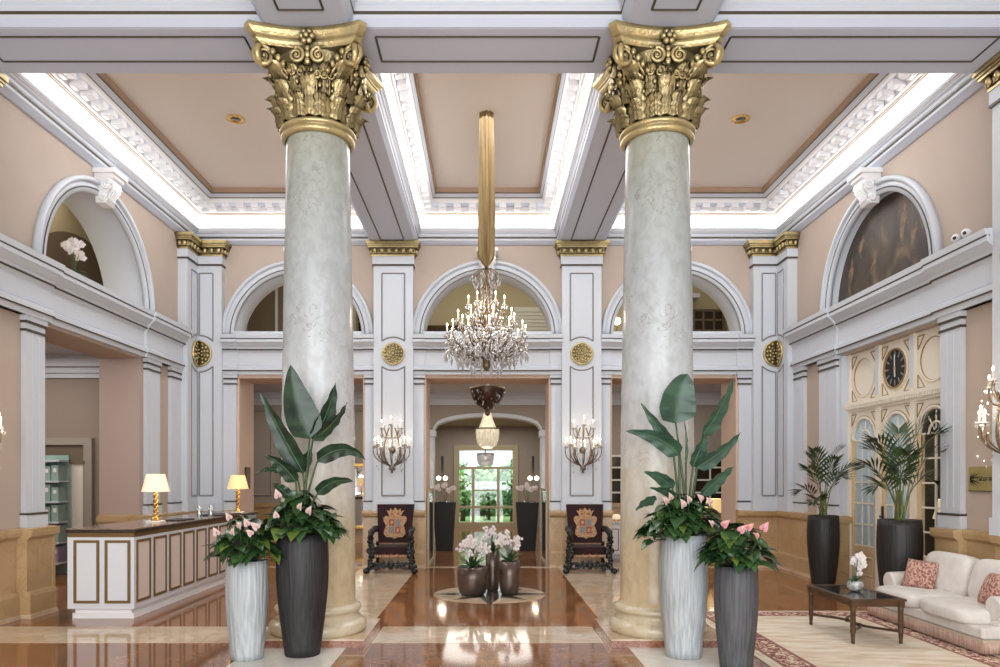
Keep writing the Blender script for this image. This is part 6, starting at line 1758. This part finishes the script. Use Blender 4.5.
def pillow(loc, rot, label):
    q = MB(); n = 16; hw = 0.17
    vs = []
    for sgn in (-1, 1):
        for j in range(n + 1):
            for i in range(n + 1):
                a, b = -1 + 2 * i / n, -1 + 2 * j / n
                th = 0.075 * ((1 - a ** 4) * (1 - b ** 4)) ** 0.6
                pin = 1 - 0.05 * (1 - a * a) * 0 - 0.06 * ((1 - a * a) * abs(b) + (1 - b * b) * abs(a)) * .8
                vs.append((sgn * th, hw * a * pin, hw * b * pin))
    K = n + 1; N_ = K * K
    q.add(vs, [(o_ + j * K + i, o_ + j * K + i + 1, o_ + (j + 1) * K + i + 1, o_ + (j + 1) * K + i) for o_ in (0, N_) for j in range(n) for i in range(n)], 0, True)
    o = q.build('throw_pillow', M['pillow'], None, loc=loc); o.rotation_euler = rot
    tag(o, label, 'cushion', 'patterned sofa cushions')
pillow((4.80, 7.98, 0.54), (radians(4), radians(24), radians(38)), 'rust paisley cushion at the far end of the ivory sofa')
pillow((4.82, 6.84, 0.545), (radians(-4), radians(24), radians(-8)), 'rust paisley cushion at the near end of the ivory sofa, cut by the frame')

# ------------------------------------------------------------------ lamps and small furniture beyond
def console(name, label, cat, loc, w_, d_, h_, m):
    t = thing(name, label, cat, loc)
    q = MB(); q.box(-w_ / 2, w_ / 2, -d_ / 2, d_ / 2, h_ - 0.04, h_); q.build('table_top', M[m], t, bevel=0.006)
    q = MB(); q.box(-w_ / 2 + .03, w_ / 2 - .03, -d_ / 2 + .03, d_ / 2 - .03, h_ - 0.13, h_ - 0.04); q.build('apron', M[m], t)
    for sx in (-1, 1):
        for sy in (-1, 1):
            q = MB(); q.lathe([(0.016, 0), (0.022, .03), (0.026, h_ - .13), (0.03, h_ - .05)], (sx * (w_ / 2 - .05), sy * (d_ / 2 - .05), 0), 10); q.build('leg', M[m], t)
console('console_table', 'dark console table in the hall behind the tall white planter', 'table', (4.70, 15.2, 0), 0.9, 0.4, 0.72, 'dwood')
table_lamp((4.78, 15.2, 0.7212), 'lit cream table lamp in the hall just behind the right paddle-leaf plant', 'shade', 1.25, None, 0.16)
console('side_table', 'small dark side table in the lounge beyond the third glazed door', 'table', (5.98, 9.32, 0), 0.4, 0.4, 0.62, 'dwood')
table_lamp((5.98, 9.32, 0.6212), 'cream table lamp in the lounge beyond the third glazed door', 'shadew', 1.1, None, 0.44)
cb = thing('white_cabinet', 'low white panelled cabinet in the hall behind the right throne chair', 'cabinet', (2.72, 14.7, 0))
q = MB(); q.box(-0.42, 0.42, -0.2, 0.2, 0.06, 0.70); q.box(-0.45, 0.45, -0.23, 0.22, 0.70, 0.735); q.box(-.40, .40, -.17, .2, 0, .06); q.build('carcass', M['white'], cb)
for s in (-1, 1):
    q = MB(); q.box(s * 0.2 - .185, s * 0.2 + .185, -0.215, -0.2, 0.09, 0.67); d_ = q.build('door', M['white2'], cb)
    q = MB()
    for a in ((-.12, -.105, .16, .60), (.105, .12, .16, .60), (-.12, .12, .16, .175), (-.12, .12, .585, .60)): q.box(s * .2 + a[0], s * .2 + a[1], -.22, -.214, a[2], a[3])
    q.build('moulding', M['line'], d_)
lm = thing('bedside_lamp', 'small domed cream lamp on the white hall cabinet', 'lamp', (2.62, 14.65, 0.735))
q = MB(); q.lathe([(0.05, 0), (0.05, .012), (0.015, .02), (0.012, .06)], n=14); q.build('base', M['goldp'], lm)
q = MB(); q.lathe([(0.11, .05), (0.105, .09), (0.08, .13), (0.03, .15), (0, .152)], n=24); q.build('lamp_shade', M['shadew'], lm)
# bookcase in the lounge behind the third glazed door
bc = thing('bookcase', 'dark bookcase in the lounge seen through the third glazed door', 'bookcase', (7.6, 9.9, 0))
q = MB(); q.box(0.0, 0.3, -1.5, 1.5, 0, 0.06); q.box(0.28, 0.3, -1.5, 1.5, 0, 2.5); q.box(0, .3, -1.5, -1.46, 0, 2.5); q.box(0, .3, 1.46, 1.5, 0, 2.5); q.box(0, .3, -.02, .02, 0, 2.5); q.box(0, .3, -1.5, 1.5, 2.46, 2.5); q.build('carcass', M['dwood'], bc)
for k in range(6):
    q = MB(); q.box(0.01, 0.28, -1.46, 1.46, 0.4 * k + 0.38, 0.4 * k + 0.41); q.build('shelf', M['dwood'], bc)

# brass plate on the right wall: palm-leaf emblem and a dark line of lettering
sg = thing('brass_sign', 'brass plate with dark palm-leaf emblem and a line of lettering on the right wall', 'sign', (XW - 0.012, 8.0, 1.60))
q = MB(); q.box(-0.012, 0.012, -0.56, 0.05, -0.13, 0.135); q.build('plate', M['brassign'], sg, bevel=0.004)
q = MB(); q.box(-0.014, 0.010, -0.565, 0.055, -0.135, -0.128); q.build('lower_edge', M['dwood'], sg)
q = MB()
for (a, L_) in ((75, .10), (52, .15), (32, .19), (14, .21), (-20, .2), (-38, .17), (-56, .14), (-76, .10)):
    pts = [Vector((-0.0135, 0.02 - L_ * t_ * cos(radians(a)), L_ * t_ * sin(radians(a)) * .75 - 0.05 * t_ * t_ * L_)) for t_ in (0, .3, .6, 1)]
    for i in range(3):
        w0, w1 = 0.008 * sin(pi * (0.15 + .28 * i)), 0.008 * sin(pi * (.15 + .28 * (i + 1)))
        u = (pts[i + 1] - pts[i]).normalized(); nn = Vector((0, -u.z, u.y))
        q.add([pts[i] + nn * w0, pts[i + 1] + nn * w1, pts[i + 1] - nn * w1, pts[i] - nn * w0], [(0, 1, 2, 3)], 0)
q.build('palm_emblem', M['black'], sg)
# worn capital letters: stems, bars and bows, too small in the photograph to make out
q = None; x = -0.10
for g in ('I', 'N', 'T', 'E', 'R', ' ', 'P', 'A', 'L', 'A', 'C'):
    if g == ' ': x -= 0.02; continue
    q = MB(); y0, y1 = x, x - 0.022; z0, z1 = -0.022, 0.016
    st = lambda a, b: q.tube([(-0.0135, a[0], a[1]), (-0.0135, b[0], b[1])], 0.0036, 4)
    st((y0, z0), (y0, z1)); st((y1, z0), (y1, z1) if g in 'NARPC' else (y1, z0 + .012))
    if g in 'TERPAC': st((y0, z1), (y1, z1))
    if g in 'ELC': st((y0, z0), (y1, z0))
    if g in 'EARP': st((y0, -.003), (y1, -.003))
    if g in 'N': st((y0, z1), (y1, z0))
    x -= 0.033
    q.build('letter', M['black'], sg)
# two small spot cameras on the right cornice
for i, (u, l) in enumerate(((7.97, 'small white spot fixture on the right cornice, the nearer of the two'), (8.14, 'small white spot fixture on the right cornice, the farther of the two'))):
    t = thing('spot_fixture', l, 'spotlight', (XW - 0.10, u, ENT), 0, 'spot fixtures on the cornice')
    q = MB(); q.box(-0.035, 0.035, -0.035, 0.035, 0.0, 0.02); q.tube([(0, 0, 0.01), (0, 0, 0.09)], 0.012, 8); q.build('stand', M['white2'], t)
    q = MB(); q.ell((0, 0, 0.12), 0.052, 16, 10); q.build('head', M['white2'], t)
    q = MB(); q.ell((-0.035, -0.025, 0.115), 0.02, 12, 8); q.build('lens', M['black'], t)

# ------------------------------------------------------------------ light, world, camera
def area(name, loc, rot, sx, sy, e, col=(1, 1, 1)):
    l = bpy.data.lights.new(name, 'AREA'); l.shape = 'RECTANGLE'; l.size = sx; l.size_y = sy; l.energy = e; l.color = col
    o = bpy.data.objects.new(name, l); C.objects.link(o); o.location = loc; o.rotation_euler = rot; return o
def point(name, loc, e, col=(1, .85, .65), r=0.1):
    l = bpy.data.lights.new(name, 'POINT'); l.energy = e; l.color = col; l.shadow_soft_size = r
    o = bpy.data.objects.new(name, l); C.objects.link(o); o.location = loc; return o
area('daylight_front', (0, -3.0, 3.6), (radians(84), 0, 0), 10, 5.5, 640, (0.93, 0.97, 1.0))
area('soffit_fill', (0, -2.6, 0.25), (radians(128), 0, 0), 10, 3.0, 400, (0.92, 0.96, 1.0))  # added upward fill, unseen, brightens beam soffits and ceiling
area('garden_fill', (0, 27.5, 7.0), (0, 0, 0), 12, 8, 1500, (0.95, 1.0, 0.98))  # added lamp above the garden, brightens the foliage outside the window
for i, x in enumerate((-3.6, 0.0, 3.6)):
    area('bay_fill_%d' % i, (x, 10.2, 6.6), (0, 0, 0), 1.6, 3.4, 85, (0.97, 0.98, 1.0))  # added soft fill under each bay ceiling, not a fixture
area('hall_light', (0, 15.9, 3.7), (0, 0, 0), 12, 2.0, 115, (1.0, 0.94, 0.87))
area('passage_light', (0, 21.2, 3.3), (0, 0, 0), 2.5, 4, 85, (1.0, 0.95, 0.88))
area('gallery_light', (0, 15.2, 6.65), (0, 0, 0), 10, 1.2, 55, (1.0, 0.9, 0.74))
area('niche_light', (-6.5, 10.0, 6.35), (0, 0, 0), 0.8, 3, 30, (1.0, 0.92, 0.8))
area('office_light', (-7.6, 10.0, 3.65), (0, 0, 0), 2, 3, 75, (1.0, 0.95, 0.9))
area('lounge_light', (7.0, 9.6, 3.6), (0, 0, 0), 1.5, 3, 40, (0.9, 0.96, 1.0))
for n_, p, e in (('lamp_near', (-4.34, 9.42, 1.62), 5), ('lamp_far', (-4.16, 12.0, 1.62), 5), ('hall_lamp', (4.78, 15.2, 1.2), 4), ('lounge_lamp', (5.98, 9.32, 1.32), 3), ('globe_l', (-1.12, 17.6, 1.62), 5), ('globe_r', (1.13, 17.6, 1.62), 5), ('lantern_mid', (0, 16.9, 2.15), 6), ('sconce_glow_a', (-1.715, 12.6, 2.35), 4), ('sconce_glow_b', (1.715, 12.6, 2.35), 4), ('sconce_glow_c', (4.75, 7.15, 2.3), 8), ('sconce_glow_d', (-4.75, 7.22, 2.3), 8), ('chandelier_glow', (0, 9.35, 3.8), 8), ('chandelier_core', (-0.015, 10.0, 3.95), 10)):
    point(n_, p, e)
w = bpy.data.worlds.new('World'); SC.world = w; w.use_nodes = True
bg = w.node_tree.nodes['Background']; bg.inputs[0].default_value = (0.92, 0.965, 1.0, 1); bg.inputs[1].default_value = 1.1
cam = bpy.data.cameras.new('Camera'); co = bpy.data.objects.new('Camera', cam); C.objects.link(co)
co.location = (0, 0, EYE); co.rotation_euler = (pi / 2, 0, 0)
cam.sensor_width = 36; cam.lens = F / 1000 * 36
cam.shift_x = (500 - CX) / 1000; cam.shift_y = (CY - 333.5) / 1000
cam.clip_end = 200
SC.camera = co
SC.view_settings.view_transform = 'Standard'
SC.view_settings.look = 'None'
SC.view_settings.exposure = 0.15
try:
    SC.cycles.use_denoising = True
    SC.cycles.max_bounces = 8; SC.cycles.diffuse_bounces = 4; SC.cycles.glossy_bounces = 4; SC.cycles.transparent_max_bounces = 16
    SC.cycles.sample_clamp_indirect = 6
    SC.cycles.caustics_reflective = False; SC.cycles.caustics_refractive = False
except Exception: pass
